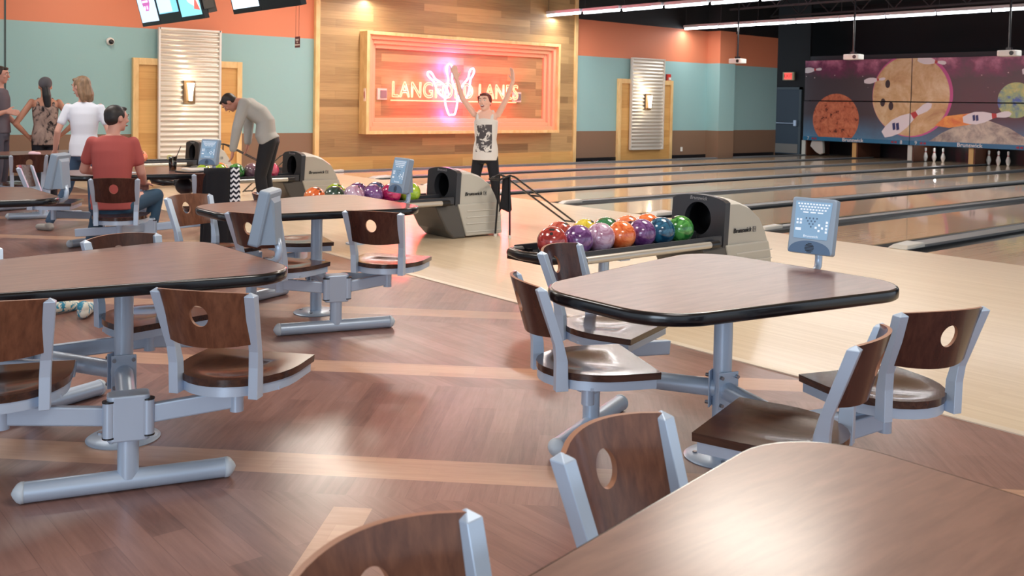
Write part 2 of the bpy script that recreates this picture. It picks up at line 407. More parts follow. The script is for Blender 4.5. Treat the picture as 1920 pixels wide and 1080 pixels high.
# ---- neon shadow box
nb = empty('neon_shadow_box', (XW, 13.4, 0), 0, 'large lit wooden shadow box sign frame on the oak wall', 'sign frame')
def nput(o): o.data.transform(Matrix.Translation((-XW, -13.4, 0))); return o
XB = XW+.05
def ring(mb, y0, y1, z0, z1, x0, x1, w):
    mb.box((x0, y0, z0), (x1, y0+w, z1)).box((x0, y1-w, z0), (x1, y1, z1)).box((x0, y0+w, z0), (x1, y1-w, z0+w)).box((x0, y0+w, z1-w), (x1, y1-w, z1))
mb = MB(); ring(mb, 10.67, 16.15, .76, 2.92, XB, XB+.3, .07); nput(mb.build('outer_frame', NPINE, nb, bevel=.004))
mb = MB(); ring(mb, 10.74, 16.08, .83, 2.85, XB, XB+.22, .09); ring(mb, 10.83, 15.99, .92, 2.76, XB, XB+.15, .09); ring(mb, 10.92, 15.9, 1.01, 2.67, XB, XB+.08, .09); nput(mb.build('stepped_moulding', mat('cream_moulding', (206, 164, 128), .45), nb, bevel=.008))
mb = MB(); mb.box((XB, 10.9, 1.0), (XB+.02, 15.9, 2.7)); nput(mb.build('back_board', OAKW, nb))
NR = mat('neon_red', (255, 120, 90), .3, emit=4.6, ecol=(255, 112, 82)); NB_ = mat('neon_blue', (190, 215, 255), .3, emit=8, ecol=(120, 158, 255)); 
mb = MB(); mb.box((-.0, -.09, -.06), (.08, .09, .06)); 
for y, l in ((11.22, 'left'), (15.0, 'right')):
    mb = MB(); mb.box((XB+.02, y-.14, 1.49), (XB+.07, y+.1, 1.73)).box((XB+.07, y-.07, 1.53), (XB+.09, y+.08, 1.69), 1); nput(mb.build('transformer_box', [mat('pink_box', (230, 200, 190)), mat('grey_box', (120, 112, 118))], nb))
ns = empty('neon_sign', (XB+.12, 12.9, 1.7), 0, 'red and blue glowing neon sign with bowling pins behind the name', 'neon sign')
def neon_text(body, y0, y1, zc, h):
    cu = bpy.data.curves.new('t', 'FONT'); cu.body = body; cu.size = 1; cu.align_y = 'CENTER'; cu.align_x = 'LEFT'; cu.space_character = 1.08; cu.resolution_u = 4
    t = bpy.data.objects.new('t', cu); COL.objects.link(t)
    dg = bpy.context.evaluated_depsgraph_get(); te = t.evaluated_get(dg)
    c2 = te.to_curve(dg).copy()
    sp = []
    for s in c2.splines:
        P = [b.co.copy() for b in s.bezier_points] if s.type == 'BEZIER' else [p.co.to_3d() for p in s.points]
        if s.type == 'BEZIER':
            Q = []; bp = s.bezier_points; n = len(bp)
            for i in range(n):
                a, b = bp[i], bp[(i+1) % n]
                for k in range(5):
                    u = k/5; Q.append(a.co*(1-u)**3+a.handle_right*3*u*(1-u)**2+b.handle_left*3*u*u*(1-u)+b.co*u**3)
            P = Q
        sp.append(P)
    bpy.data.objects.remove(t)
    xs = [p.x for P in sp for p in P]; ys = [p.y for P in sp for p in P]; x0, x1, ya, yb = min(xs), max(xs), min(ys), max(ys)
    mb = MB()
    for P in sp:
        W = [Vector((.0, y0+(p.x-x0)/(x1-x0)*(y1-y0)-12.9, zc-1.7+((p.y-ya)/(yb-ya)-.5)*h)) for p in P]
        Q = [W[0]]
        for q in W[1:]:
            if (q-Q[-1]).length > .012: Q.append(q)
        if (Q[0]-Q[-1]).length < .012: Q.pop()
        mb.tube(Q, .0125, 6, closed=True)
    return mb
neon_text('LANGFORD LANES', 11.42, 14.95, 1.72, .34).build('letters', NR, ns, smooth=True)
mb = MB(); mb.tube([(0, 11.38-12.9, -.22), (0, 14.9-12.9, -.22)], .014, 8); mb.build('underline', NR, ns, smooth=True)
pin_prof = [(0, 0), (.09, .0), (.16, .16), (.2, .36), (.17, .6), (.09, .82), (.06, .95), (.085, 1.08), (.1, 1.18), (.08, 1.3), (0, 1.36)]
def pin_outline(yc, zc, s, ang, lower=0):
    half = [(r, z) for r, z in pin_prof if z >= lower]
    pts = [(r, z) for r, z in half]+[(-r, z) for r, z in reversed(half)]
    out = []
    for r, z in pts:
        z -= .7; out.append(Vector((-.02, yc-12.9+s*(r*cos(ang)+z*sin(ang)), zc-1.7+s*(z*cos(ang)-r*sin(ang)))))
    P = []
    n = len(out)
    for i in range(n):
        a, b, c, d = out[i-1], out[i], out[(i+1) % n], out[(i+2) % n]
        for k in range(4):
            u = k/4; P.append(.5*((2*b)+(c-a)*u+(2*a-5*b+4*c-d)*u*u+(-a+3*b-3*c+d)*u**3))
    Q = [P[0]]
    for q in P[1:]:
        if (q-Q[-1]).length > .01: Q.append(q)
    return Q
for yc, zc, s, a in ((12.98, 1.77, .84, -.08), (12.62, 1.86, .56, -.8), (13.45, 1.88, .6, .42)):
    mb = MB(); mb.tube(pin_outline(yc, zc, s, a), .018, 6, closed=True); mb.build('pin_outline', NB_, ns, smooth=True)
for y in (11.8, 12.7, 13.6, 14.5): point('neon_glow', (XB+.25, y, 1.72), 68, (1, .05, .08), .08)
point('neon_glow', (XB+.25, 12.98, 2.25), 26, (.35, .16, 1), .08); point('neon_glow', (XB+.25, 12.98, 1.2), 14, (.5, .14, 1), .08)
# ---- small wall items
mb = MB(); mb.box((XB+.2, 10.655, 1.45), (XB+.27, 10.67, 1.72)); c1 = mb.build('notice_card', mat('cream_card', (236, 214, 200), .6)); tag(c1, 'small cream notice card with a red oval on the left side of the sign frame', 'notice')
c1.location = (0, 0, 0)
mb = MB(); mb.ell((XB+.235, 10.652, 1.585), (.024, .003, .085)); mb.build('red_oval', mat('brick_red', (178, 92, 82), .6), c1)
mb = MB(); mb.lathe([(.001, 0), (.07, 0), (.07, .03), (.05, .06), (.001, .075)], (XW, 5.6, 2.43), 20, M=Matrix.Rotation(R(90), 4, 'Y'))
cm = mb.build('security_camera', WHITE, smooth=True); tag(cm, 'white dome security camera high on the teal wall by the left panel', 'security camera')
mb = MB(); mb.ell((XW+.08, 5.6, 2.42), (.04, .045, .045)); mb.build('dark_lens', BLACK, cm, smooth=True)
mb = MB(); mb.box((XW, 20.42, 2.12), (XW+.06, 20.58, 2.34)); st = mb.build('fire_strobe', mat('alarm_red', (190, 50, 44), .4), bevel=.008); tag(st, 'red fire alarm strobe high beside the right steel panel', 'fire alarm')
mb = MB(); mb.box((XW+.06, 20.46, 2.18), (XW+.09, 20.54, 2.25)); mb.build('strobe_lens', WHITE, st)
mb = MB(); mb.box((XW, 21.1, .2), (XW+.02, 21.18, .32)); ol = mb.build('wall_outlet', WHITE, bevel=.003); tag(ol, 'white wall outlet low on the brown band', 'outlet')
mb = MB(); mb.box((-18.42, 26.8, 2.36), (-18.02, 26.88, 2.62)); ex = mb.build('exit_sign', mat('sign_cream', (196, 186, 150), .5)); tag(ex, 'lit red exit sign above the dark blue door', 'exit sign')
mb = MB(); mb.box((-18.36, 26.79, 2.39), (-18.08, 26.8, 2.59)); mb.build('lit_panel', mat('exit_red', (240, 90, 80), .5, emit=1.2, ecol=(240, 80, 70)), ex)
text_mesh('exit_letters', 'EXIT', .15, frame_M((-18.22, 26.788, 2.49), (1, 0, 0), (0, -1, 0)), mat('exit_dark', (150, 30, 30), .5), ex)
# ---- strip lights
TUBE = mat('tube_glow', (255, 255, 255), .4, emit=9, ecol=(240, 246, 255))
def strip_proto(lab, grp):
    t = empty('strip_light', (0, 0, 0), 0, lab, 'ceiling light', grp)
    mb = MB(); mb.box((0, -.05, .03), (1.18, .05, .1)); mb.build('housing', mat('fixture_white', (200, 200, 205), .5), t, bevel=.004)
    mb = MB(); mb.tube([(.02, 0, 0), (1.16, 0, 0)], .028, 10); mb.build('tube', TUBE, t, smooth=True)
    mb = MB(); mb.tube([(.05, 0, .1), (.05, 0, 1.1)], .005, 6); mb.build('hanger', TR_, t)
    return t
sp0 = strip_proto(None, None)
ordn = ('first', 'second', 'third', 'fourth', 'fifth', 'sixth', 'seventh', 'eighth', 'ninth', 'tenth', 'eleventh', 'twelfth')
fs_ = True
for r, (y, rn, N) in enumerate(((10.8, 'nearest row', 7), (15.95, 'middle row', 8), (21.1, 'farthest row', 12))):
    for i in range(N):
        o = sp0 if fs_ else copy_tree(sp0); fs_ = False
        o.location = (-17.75+i*1.2, y+(.07*i if r == 1 else 0), 3.62); o['label'] = f'{ordn[i]} hanging fluorescent strip light from the side wall in the {rn}'; o['group'] = 'strip lights in hanging rows'
    area('strip_row', (-17.7+N*.6, y+.05*N*.5*(r == 1), 3.57), N*1.2, .08, (170, 230, 250)[r], (1, .97, .93))
# ---- projectors
def projector():
    t = empty('ceiling_projector', (0, 0, 0), 0, None, 'projector', 'projectors over the lanes')
    mb = MB(); mb.prism(rrect([(-.2, -.14), (.2, -.14), (.2, .14), (-.2, .14)], [.05]*4), -.06, .06); mb.build('housing', WHITE, t, bevel=.015)
    mb = MB(); mb.tube([(.1, .13, 0), (.1, .17, 0)], .04, 16).tube([(.1, -.145, 0), (.1, -.13, 0)], .045, 16); mb.build('lens', BLACK, t)
    mb = MB(); mb.box((-.05, -.05, .06), (.05, .05, .12)).tube([(0, 0, .1), (0, 0, 2.1)], .022, 10); mb.build('ceiling_pole', BLACK, t)
    return t
pj = projector()
for i, (x, y, z, l) in enumerate(((-15.75, 20.88, 2.67, 'white ceiling projector in front of the orange wall corner'), (-12.25, 20.6, 2.68, 'white ceiling projector hanging over the first mural joint'), (-8.75, 20.6, 2.67, 'white ceiling projector at the right edge of the photo'))):
    o = pj if i == 0 else copy_tree(pj); o.location = (x, y, z); o['label'] = l

# ---------------------------------------------------------------- lanes
DIV = [-5.2-1.745*k for k in range(-5, 8)]     # divider centres
GUT = mat('gutter_grey', (66, 68, 70), .35); CAP = mat('capping_grey', (120, 122, 124), .35)
names = ['first', 'second', 'third', 'fourth', 'fifth', 'sixth', 'seventh', 'eighth', 'ninth', 'tenth', 'eleventh', 'twelfth']
DS = sorted(DIV)
for i in range(12):
    xc = DS[i]+.8725
    t = empty('bowling_lane', (xc, YF, 0), 0, f'{names[i]} glossy maple bowling lane counted from the side wall', 'bowling lane', 'bowling lanes')
    mb = MB(); mb.box((-.56, 0, -.2), (.56, YM+1.6-YF, 0)); mb.build('lane_surface', LANEM, t)
    for s in (-1, 1):
        mb = MB(); n = 8; L = YM+1.2-YF
        xs = [s*.56+s*.25*k/n for k in range(n+1)]; zs = [-.012-.085*sin(pi*k/n) for k in range(n+1)]
        vs = [(x, y, z) for y in (0.001, L) for x, z in zip(xs, zs)]
        mb.add(vs, [(k, k+1, n+2+k, n+1+k) for k in range(n)]); mb.build('gutter', GUT, t, smooth=True)
for i, x in enumerate(DS):
    pair = (round((x+5.2)/1.745) % 2 == 0); w = .06 if not pair else .1
    mb = MB(); mb.box((x-.0625, YF+.02, -.2), (x+.0625, YM+1, .004))
    mb.box((x-w, YF+.35, .004), (x+w, YM+1, .03))
    o = mb.build('lane_divider', CAP, bevel=.004)
    tag(o, f'{("first","second","third","fourth","fifth","sixth","seventh","eighth","ninth","tenth","eleventh","twelfth","thirteenth")[i]} grey capping strip between lane gutters counted from the side wall', 'lane capping', 'lane cappings')
    mb = MB(); y0 = YF-.02
    vs = [(x-w*1.1, y0, .002), (x+w*1.1, y0, .002), (x+w*1.1, y0+.4, .002), (x-w*1.1, y0+.4, .002), (x-w*.8, y0+.08, .04), (x+w*.8, y0+.08, .04), (x+w*1.05, y0+.4, .05), (x-w*1.05, y0+.4, .05)]
    mb.add(vs, [(3, 2, 1, 0), (4, 5, 6, 7), (0, 1, 5, 4), (1, 2, 6, 5), (2, 3, 7, 6), (3, 0, 4, 7)]); mb.build('nose_cap', mat('nose_grey', (196, 196, 192), .35), o, bevel=.01)
# ---------------------------------------------------------------- masking units with mural
def mural_mat():
    m = mat('space_mural', (60, 50, 58), .35); t = NT(m); co = t.coords()
    n1 = t.noise(co, 1.1, 6, .65, .3)
    tc = t.n('ShaderNodeTexCoord'); sp = t.n('ShaderNodeSeparateXYZ'); t.l(tc.outputs['Object'], sp.inputs[0])
    up = t.n('ShaderNodeMapRange'); up.inputs[1].default_value = 1.9; up.inputs[2].default_value = 2.9; t.l(sp.outputs[2], up.inputs[0])
    neb = t.math('MULTIPLY', up.outputs[0], n1)
    base = t.ramp(neb, (.28, (76, 66, 72)), (.42, (120, 60, 92)), (.55, (196, 120, 150)), (.68, (240, 210, 220)))
    vo = t.n('ShaderNodeTexVoronoi'); vo.inputs['Scale'].default_value = 5; t.l(co, vo.inputs['Vector'])
    star = t.math('LESS_THAN', vo.outputs['Distance'], .09)
    lo = t.n('ShaderNodeMapRange'); lo.inputs[1].default_value = 1.3; lo.inputs[2].default_value = .6; t.l(sp.outputs[2], lo.inputs[0])
    blue = t.mix(t.math('MULTIPLY', lo.outputs[0], t.math('MULTIPLY', n1, 1.1)), base, (96, 160, 200))
    t.l(t.mix(t.math('MULTIPLY', star, up.outputs[0]), blue, (250, 225, 225)), t.b.inputs['Base Color'])
    return m
MUR = mural_mat()
def planet_mat(name, stops, scale, detail=6):
    m = mat(name, (200, 100, 60), .35); t = NT(m); t.l(t.ramp(t.noise(t.coords(), scale, detail, .7, .5), *stops), t.b.inputs['Base Color']); return m
MARS = planet_mat('mural_red_planet', ((.37, (84, 46, 40)), (.42, (186, 98, 68)), (.62, (216, 132, 96))), 5.5)
GOLD = planet_mat('mural_gold_ball', ((.3, (176, 120, 84)), (.5, (214, 176, 128)), (.7, (236, 212, 176))), 1.3)
EARTH = planet_mat('mural_earth', ((.36, (70, 110, 180)), (.46, (150, 180, 140)), (.6, (206, 206, 130)), (.72, (190, 196, 190))), 2.6)
MOON = planet_mat('mural_moon', ((.35, (130, 122, 120)), (.6, (206, 196, 178))), 2.2)
PINW = mat('mural_pin_white', (238, 228, 232), .4); PINR = mat('mural_pin_red', (196, 66, 66), .4); FIRE = planet_mat('mural_fire', ((.3, (220, 90, 60)), (.6, (250, 170, 90))), 2); HOLE = mat('mural_hole', (58, 46, 50), .5); LOGO = mat('mural_logo', (50, 56, 110), .5); RIM = mat('mural_rim', (206, 92, 150), .5)
def disc2(xc, zc, r, n=64, rz=None): return [(xc+r*cos(2*pi*k/n), zc+(rz or r)*sin(2*pi*k/n)) for k in range(n)]
def pin2(xc, zc, s, ang, z0=0, z1=2):
    half = [(r*.9, z) for r, z in pin_prof if z0 <= z <= z1]; pts = half+[(-r, z) for r, z in reversed(half)]
    return [(xc+s*(r*cos(ang)+(z-.6)*sin(ang)), zc+s*((z-.6)*cos(ang)-r*sin(ang))) for r, z in pts]
shapes = []   # polygon, material, layer
shapes.append((disc2(-16.3, 1.15, .78), MARS, 1)); shapes.append((disc2(-13.92, 1.9, 1.2), RIM, 1)); shapes.append((disc2(-13.96, 1.88, 1.15), GOLD, 2))
for x, z in ((-14.65, 2.22), (-14.78, 1.68), (-14.52, 1.58)): shapes.append((disc2(x, z, .075, 24, .12), HOLE, 3))
shapes.append((disc2(-11.05, 1.78, .47), EARTH, 1))
shapes.append(([(-13.35, .61), (-13.0, .85), (-12.6, 1.05), (-12.1, 1.2), (-11.7, 1.22), (-11.2, 1.05), (-10.8, .82), (-10.55, .61)], MOON, 1))
shapes.append(([(-13.2, 1.05), (-12.9, 1.32), (-12.0, 1.45), (-12.0, 1.15), (-12.8, 1.0)], FIRE, 3))
for x, z, s, a in ((-14.1, 1.15, 1.25, 1.0), (-11.85, 1.32, .95, 1.42), (-15.1, 2.33, .5, 1.45), (-13.4, 2.86, .62, 1.72), (-17.2, 2.66, .5, 1.5), (-10.5, 2.6, .7, 1.4)):
    shapes.append((pin2(x, z, s, a), PINW, 4)); shapes.append((pin2(x, z, s, a, .75, .96), PINR, 5))
    if s > .9:
        cx, cz = x+s*(-.25)*sin(a), z+s*(-.25)*cos(a)
        for dx in (-.06, .03): shapes.append(([(cx+dx*s, cz-.08*s), (cx+(dx+.07)*s, cz-.06*s), (cx+(dx+.05)*s, cz+.1*s), (cx+(dx-.02)*s, cz+.08*s)], LOGO, 5))
def clip(poly, x0, x1, z0, z1):
    def cl(P, f, g):
        out = []
        for i in range(len(P)):
            a, b = P[i-1], P[i]; fa, fb = f(a), f(b)
            if (fa >= 0) != (fb >= 0): t = fa/(fa-fb); out.append((a[0]+(b[0]-a[0])*t, a[1]+(b[1]-a[1])*t))
            if fb >= 0: out.append(b)
        return out
    for f in (lambda p: p[0]-x0, lambda p: x1-p[0], lambda p: p[1]-z0, lambda p: z1-p[1]):
        if len(poly) < 3: return []
        poly = cl(poly, f, None)
    return poly
STRIPB = mat('strip_blue', (38, 112, 150), .4)
allm = [MUR, MARS, RIM, GOLD, HOLE, EARTH, MOON, FIRE, PINW, PINR, LOGO, BLACK]
pairs = [(-17.42+3.49*k, -13.93+3.49*k) for k in range(4)]
lab = ['masking unit with the orange planet above lanes seven and eight', 'masking unit with the flying pins above lanes nine and ten', 'masking unit beyond the right edge above lanes eleven and twelve', 'masking unit farthest right of the lanes']
for k, (x0, x1) in enumerate(pairs):
    t = empty('masking_unit', (x0, YM, 0), 0, lab[k], 'masking unit')
    for nm, za, zb, dy in (('upper_panel', 1.72, 2.95, .02), ('lower_panel', .6, 1.69, 0)):
        mb = MB(); mb.box((x0+.01-x0, dy, za), (x1-.01-x0, dy+.05, zb), 0)
        for poly, m, ly in shapes:
            p = clip(poly, x0+.012, x1-.012, za+.002, zb-.002)
            if len(p) >= 3:
                mb.add([(x-x0, dy-.0015*ly, z) for x, z in p], [tuple(range(len(p)))], allm.index(m))
        o = mb.build(nm, allm, t)
        # object coordinates in world space for a continuous picture
    mb = MB(); mb.box((.01, -.01, .48), (3.48, .05, .6)); mb.build('number_strip', STRIPB, t, bevel=.003)
    a, b = 7+2*k, 8+2*k
    for s, xx in ((str(a), .2), (str(b), 3.25)): text_mesh('lane_number', s, .15, frame_M((xx, -.016, .54), (1, 0, 0), (0, -1, 0)), WHITE, t)
    text_mesh('maker_name', 'Brunswick', .15, frame_M((1.72, -.016, .54), (1, 0, 0), (0, -1, 0)), WHITE, t, xs=1.1, off=.002)
    mb = MB()
    for xx in (.36, .46, 2.98, 3.08): mb.prism([(xx-.04, -.02), (xx+.03, -.035), (xx+.04, .0), (xx+.03, .035), (xx-.04, .02)], 0, .003, M=frame_M((0, -.012, .54), (1, 0, 0), (0, -1, 0)))
    mb.build('arrow_mark', mat('arrow_red', (150, 50, 70), .5), t)
    mb = MB(); mb.box((0, .3, 2.97), (3.49, .34, 3.1)); mb.build('top_rail', TR_, t)
# pits and kickbacks
mb = MB(); mb.box((-17.5, 28.0, -.1), (4, 28.05, .6)); struct(mb.build('wall_pit', BLACK))
KT = mat('kickback_tan', (206, 166, 104), .5); KB = mat('kickback_brown', (92, 54, 36), .5); KW = mat('kickback_white', (206, 204, 194), .5)
for i, x in enumerate(DS):
    if x > 0: continue
    pair = (round((x+5.2)/1.745) % 2 == 0)
    mb = MB(); mb.box((x-.08, YM+.1, 0), (x+.08, YM+1.4, .6), 1)
    mb.box((x-.09, YM+.08, 0), (x+.04, YM+.12, .47), 2 if i % 2 == 0 else 0)
    o = mb.build('kickback_panel', [KT, KB, KW]); tag(o, f'{("first","second","third","fourth","fifth","sixth","seventh","eighth","ninth","tenth","x","x","x")[i]} wooden kickback partition beside the pins from the side wall', 'pinsetter partition', 'kickback partitions')
mb = MB(); mb.prism([(-17.15, .47), (-16.78, .47), (-16.75, .1), (-16.85, .05), (-17.0, .12), (-17.2, .3)], 0, .12, M=frame_M((0, YM+.2, 0), (1, 0, 0), (0, -1, 0))); o = mb.build('pinsetter_cover', LGREY, bevel=.01); tag(o, 'pale grey angled pinsetter side cover under the number seven', 'machine cover')
def make_pin():
    mb = MB(); prof = [(.001, 0), (.026, 0), (.032, .02), (.052, .08), (.0605, .115), (.057, .15), (.038, .21), (.026, .245), (.0235, .262), (.027, .29), (.0325, .335), (.03, .36), (.016, .378), (.001, .381)]
    mb.lathe([(r*1.05, z*1.05) for r, z in prof], n=20); p = mb.build('bowling_pin', mat('pin_white', (236, 234, 228), .2, coat=.3), smooth=True)
    mb = MB(); mb.lathe([(.0275, .252), (.0262, .27), (.0275, .28), (.0255, .28), (.0245, .27), (.026, .252)], n=20); mb.build('red_band', mat('pin_red', (190, 50, 50), .3), p)
    return p
pin = make_pin(); first = True
for ln, xc, idx, desc in ((9, -13.06, 0, 'nine'), (10, -11.31, 1, 'ten')):
    for k in range(3):
        o = pin if first else copy_tree(pin); first = False
        o.location = ((-13.82+.26*k if idx == 0 else -12.02+.26*k), YM+.75, .002)
        o['category'] = 'bowling pin'; o['group'] = 'bowling pins standing on the far pin decks'
        o['label'] = f'{("left","middle","right")[k]} white bowling pin of the three on lane {desc}'
point('pin_deck_lamp', (-13.4, YM+.5, .55), 4, (1, 1, 1), .05); point('pin_deck_lamp', (-11.7, YM+.5, .55), 1.2, (1, 1, 1), .05)
# ---------------------------------------------------------------- chairs
TH = .022
def make_chair(dark=False):
    t = empty('swivel_chair', (0, 0, 0)); tag(t, None, 'chair')
    half = [(.225, .215), (.228, .06)] + [(.228*cos(a), -.0+.06-.27*sin(a)) for a in [R(q) for q in range(12, 91, 13)]]
    out = [(x, y) for x, y in half] + [(-x, y) for x, y in reversed(half[:-1])]
    # seat with dished top
    n = len(out); mb = MB(); rings = 10; vs = []
    def zt(x, y):
        r = sqrt(x*x+(y+.01)**2); d = .012*(1-min(1, r/.155)**2)**1 if r < .155 else 0
        return .452-d*.9
    for j in range(rings+1):
        t_ = 1-j/rings*.999
        for x, y in out: X, Y = x*t_, (y+.01)*t_-.01; vs.append((X, Y, zt(X, Y)))
    fs = [(j*n+k, j*n+(k+1) % n, (j+1)*n+(k+1) % n, (j+1)*n+k) for j in range(rings) for k in range(n)]
    o0 = len(vs)
    for x, y in out: vs.append((x*.995, y*.995, .425))
    fs += [(k, o0+k, o0+(k+1) % n, (k+1) % n) for k in range(n)]; fs.append(tuple(range(o0, o0+n))); fs.append(tuple(rings*n+k for k in range(n)))
    mb.add(vs, fs); mb.mi = [0]*len(mb.f)
    mb.build('seat', SEATW, t, auto=35)
    # frame band under the seat, open at the front
    mb = MB(); k0 = .955
    path = [(x*k0, y*k0-.005) for x, y in out]
    pin_ = [(x*.9, y*.9-.005) for x, y in out]
    vs = [(x, y, z) for z in (.388, .43) for P in (path, pin_) for x, y in P]
    fs = []
    for k in range(n):
        j = (k+1) % n
        fs += [(k, j, 2*n+j, 2*n+k), (n+k, 3*n+k, 3*n+j, n+j), (k, n+k, n+j, j), (2*n+k, 2*n+j, 3*n+j, 3*n+k)]
    mb.add(vs, fs); mb.box((-.2, -.06, .388), (.2, .06, .4)); mb.build('seat_frame', METAL, t, auto=35)
    # uprights
    for s in (-1, 1):
        mb = MB(); P = [(s*.156, -.165, .385), (s*.158, -.168, .50), (s*.162, -.18, .56), (s*.181, -.258, .775)]
        ww = [.036, .036, .036, .038]; dd = [.05, .046, .036, .038]
        vs = []
        for p, a, d in zip(P, ww, dd): vs += [(p[0]-a/2, p[1]-d/2, p[2]), (p[0]+a/2, p[1]-d/2, p[2]), (p[0]+a/2, p[1]+d/2, p[2]), (p[0]-a/2, p[1]+d/2, p[2])]
        p = P[-1]; vs.append((p[0], p[1]-.004, p[2]+.014))
        fs = [(0, 3, 2, 1)]
        for i in range(3):
            for k in range(4): a, b = i*4+k, i*4+(k+1) % 4; fs.append((a, b, b+4, a+4))
        fs += [(12+k, 12+(k+1) % 4, 16) for k in range(4)]
        mb.add(vs, fs); mb.build('upright', METAL, t, bevel=.0015, seg=1)
    # curved backrest with a hole
    def mp(u, v, w_):
        f = (v+.1)/.2; y0 = -.198-.062*f; hw = .164+.014*f
        a = u/.18; x = a*hw; y = y0-.055*(1-a*a)-w_*1.0
        return (x, y-.0, .59+.195*f+.010*(1-a*a)*(f-.5)*2)
    mb = hole_plate(corner_outer(.178, .1), (0, .012), .037, mp, .013, 48, 6)
    mb.build('backrest', [BACKWD if dark else BACKW, PLYEDGE], t, auto=40)
    mb = MB(); mb.cyl((0, 0, .275), .026, .12, 20).box((-.06, -.05, .382), (.06, .05, .392)); mb.build('seat_post', METAL, t, auto=40)
    return t
ch_l, ch_d = make_chair(False), make_chair(True); used = set()
def chair(x, y, deg, label, group, dark=False, hub=None):
    src = ch_d if dark else ch_l
    o = src if src.name not in used else copy_tree(src); used.add(src.name)
    o.location = (x, y, 0); o.rotation_euler = (0, 0, R(deg-90)); o['label'] = label; o['group'] = group; o['category'] = 'chair'
    if hub:
        a = Vector((hub[0]-x, hub[1]-y, 0)); Mi = Matrix.Rotation(-R(deg-90), 3, 'Z'); a = Mi @ a; d = a.normalized()
        mb = MB(); mb.bar((0, 0, .325), a-d*.075+Vector((0, 0, .285)), .034, .07)
        mb.build('swing_arm', METAL, o, bevel=.006)
    return o
# ---------------------------------------------------------------- tables
HUBS = ((.57, -.17), (-.55, -.22))
TAB = rrect([(-.34, -.78), (.34, -.78), (.585, .56), (-.585, .56)], [.24, .24, .2, .2], 10)
def bulge(P):
    return P
def make_table():
    t = empty('bowler_table', (0, 0, 0)); t['category'] = 'table'
    n = len(TAB)
    mb = MB(); inn = [(x*.985, y*.985) for x, y in TAB]
    mb.prism(inn, .735, .7515); mb.build('tabletop', TOPW, t)
    mb = MB(); prof = [(.98, .748), (.99, .7515), (1.0, .7475), (1.005, .74), (1.006, .722), (1.003, .709), (.99, .703), (.9, .703)]
    vs = [(x*k, y*k, z) for k, z in prof for x, y in TAB]; m = len(prof)
    fs = [(i*n+k, i*n+(k+1) % n, (i+1)*n+(k+1) % n, (i+1)*n+k) for i in range(m-1) for k in range(n)]
    fs.append(tuple((m-1)*n+k for k in range(n))); mb.add(vs, fs); mb.build('edge_band', BLKEDGE, t, smooth=True)
    mb = MB(); mb.cyl((0, 0, .012), .039, .70, 28).cyl((0, 0, .69), .09, .02, 28); mb.build('pedestal', METAL, t, auto=40)
    b = MB(); b.lathe([(.001, 0), (.15, 0), (.152, .004), (.14, .012), (.05, .018), (.001, .018)], n=40); bo = b.build('base_plate', METAL, t, auto=50)
    for k in range(4):
        a = R(45+90*k); mb = MB(); mb.cyl((.105*cos(a), .105*sin(a), .012), .011, .008, 6); mb.build('bolt', mat('bolt_steel', (150, 150, 155), .3, .9), bo)
    for hx, hy in HUBS:
        d = Vector((hx, hy, 0)).normalized(); pd = Vector((-d.y, d.x, 0))
        mb = MB(); mb.tube([d*.02+Vector((0, 0, .29)), Vector((hx, hy, .27))], .038, 22); mb.build('brace_tube', METAL, t, auto=40)
        mb = MB(); mb.bar(Vector((0, 0, .215))+d*.042, Vector((0, 0, .37))+d*.042, .10, .006, up=d); br = mb.build('bracket', METAL, t, bevel=.004)
        mb = MB()
        for s in (-1, 1):
            for z in (.235, .35): 
                c = d*.045+pd*s*.038+Vector((0, 0, z)); mb.tube([c, c+d*.014], .008, 8)
        mb.build('bracket_bolts', mat('bolt_steel', (150, 150, 155)), br)
        mb = MB(); mb.prism(rrect([(-.045, -.075), (.045, -.075), (.05, .075), (-.05, .075)], [.025]*4, 5), .195, .365, M=Matrix.Translation((hx, hy, 0)) @ Matrix.Rotation(math.atan2(d.y, d.x), 4, 'Z')); hb = mb.build('hub', METAL, t, bevel=.006)
        for s in (-1, 1):
            c = Vector((hx, hy, 0))+pd*s*.068+d*.03; mb = MB(); mb.cyl((c.x, c.y, .215), .022, .13, 16); mb.build('hinge', METAL, hb, auto=40)
            
            for zr in (.21, .344): mb = MB(); mb.cyl((c.x, c.y, zr), .0235, .006, 16); mb.build('hinge_ring', BLACK, hb)
        mb = MB(); mb.cyl((hx, hy, .05), .038, .16, 24); mb.build('hub_post', METAL, t, auto=40)
        fb = MB(); bd = pd; p0 = Vector((hx, hy, .0385)); fb.tube([p0-bd*.36, p0+bd*.36], .0375, 24); f = fb.build('foot_bar', METAL, t, auto=40)
        for s in (-1, 1):
            mb = MB(); q = p0+bd*s*.36; mb.tube([q-bd*s*.012, q, q+bd*s*.012, q+bd*s*.024, q+bd*s*.03], [.039, .039, .032, .016, .003], 24); mb.build('end_cap', mat('cap_plastic', (198, 208, 218), .4), f, smooth=True)
    return t
TAB0 = make_table()
tables = [((-2.51, 3.28), 'speckled reflective brown table nearest the right ball return'), ((-.68, 1.34), 'brown table cut off by the lower right corner'), ((-4.22, 1.39), 'large brown table at the left foreground'),
          ((-5.96, 3.26), 'dark brown table in the middle beside the pink reflection'), ((-9.42, 3.28), 'table with drinks in front of the man in the red shirt'), ((-7.7, 1.4), 'small rounded table end at the left photo edge'), ((-12.9, 3.28), 'farthest table behind the standing women')]
for i, ((x, y), l) in enumerate(tables):
    o = TAB0 if i == 0 else copy_tree(TAB0); o.location = (x, y, 0); o['label'] = l; o['group'] = 'rounded tables on swing seat pedestals'
def hub(i, k): (x, y), _ = tables[i]; return (x+HUBS[k][0], y+HUBS[k][1])
G = 'swing chairs with round holes in their backs'
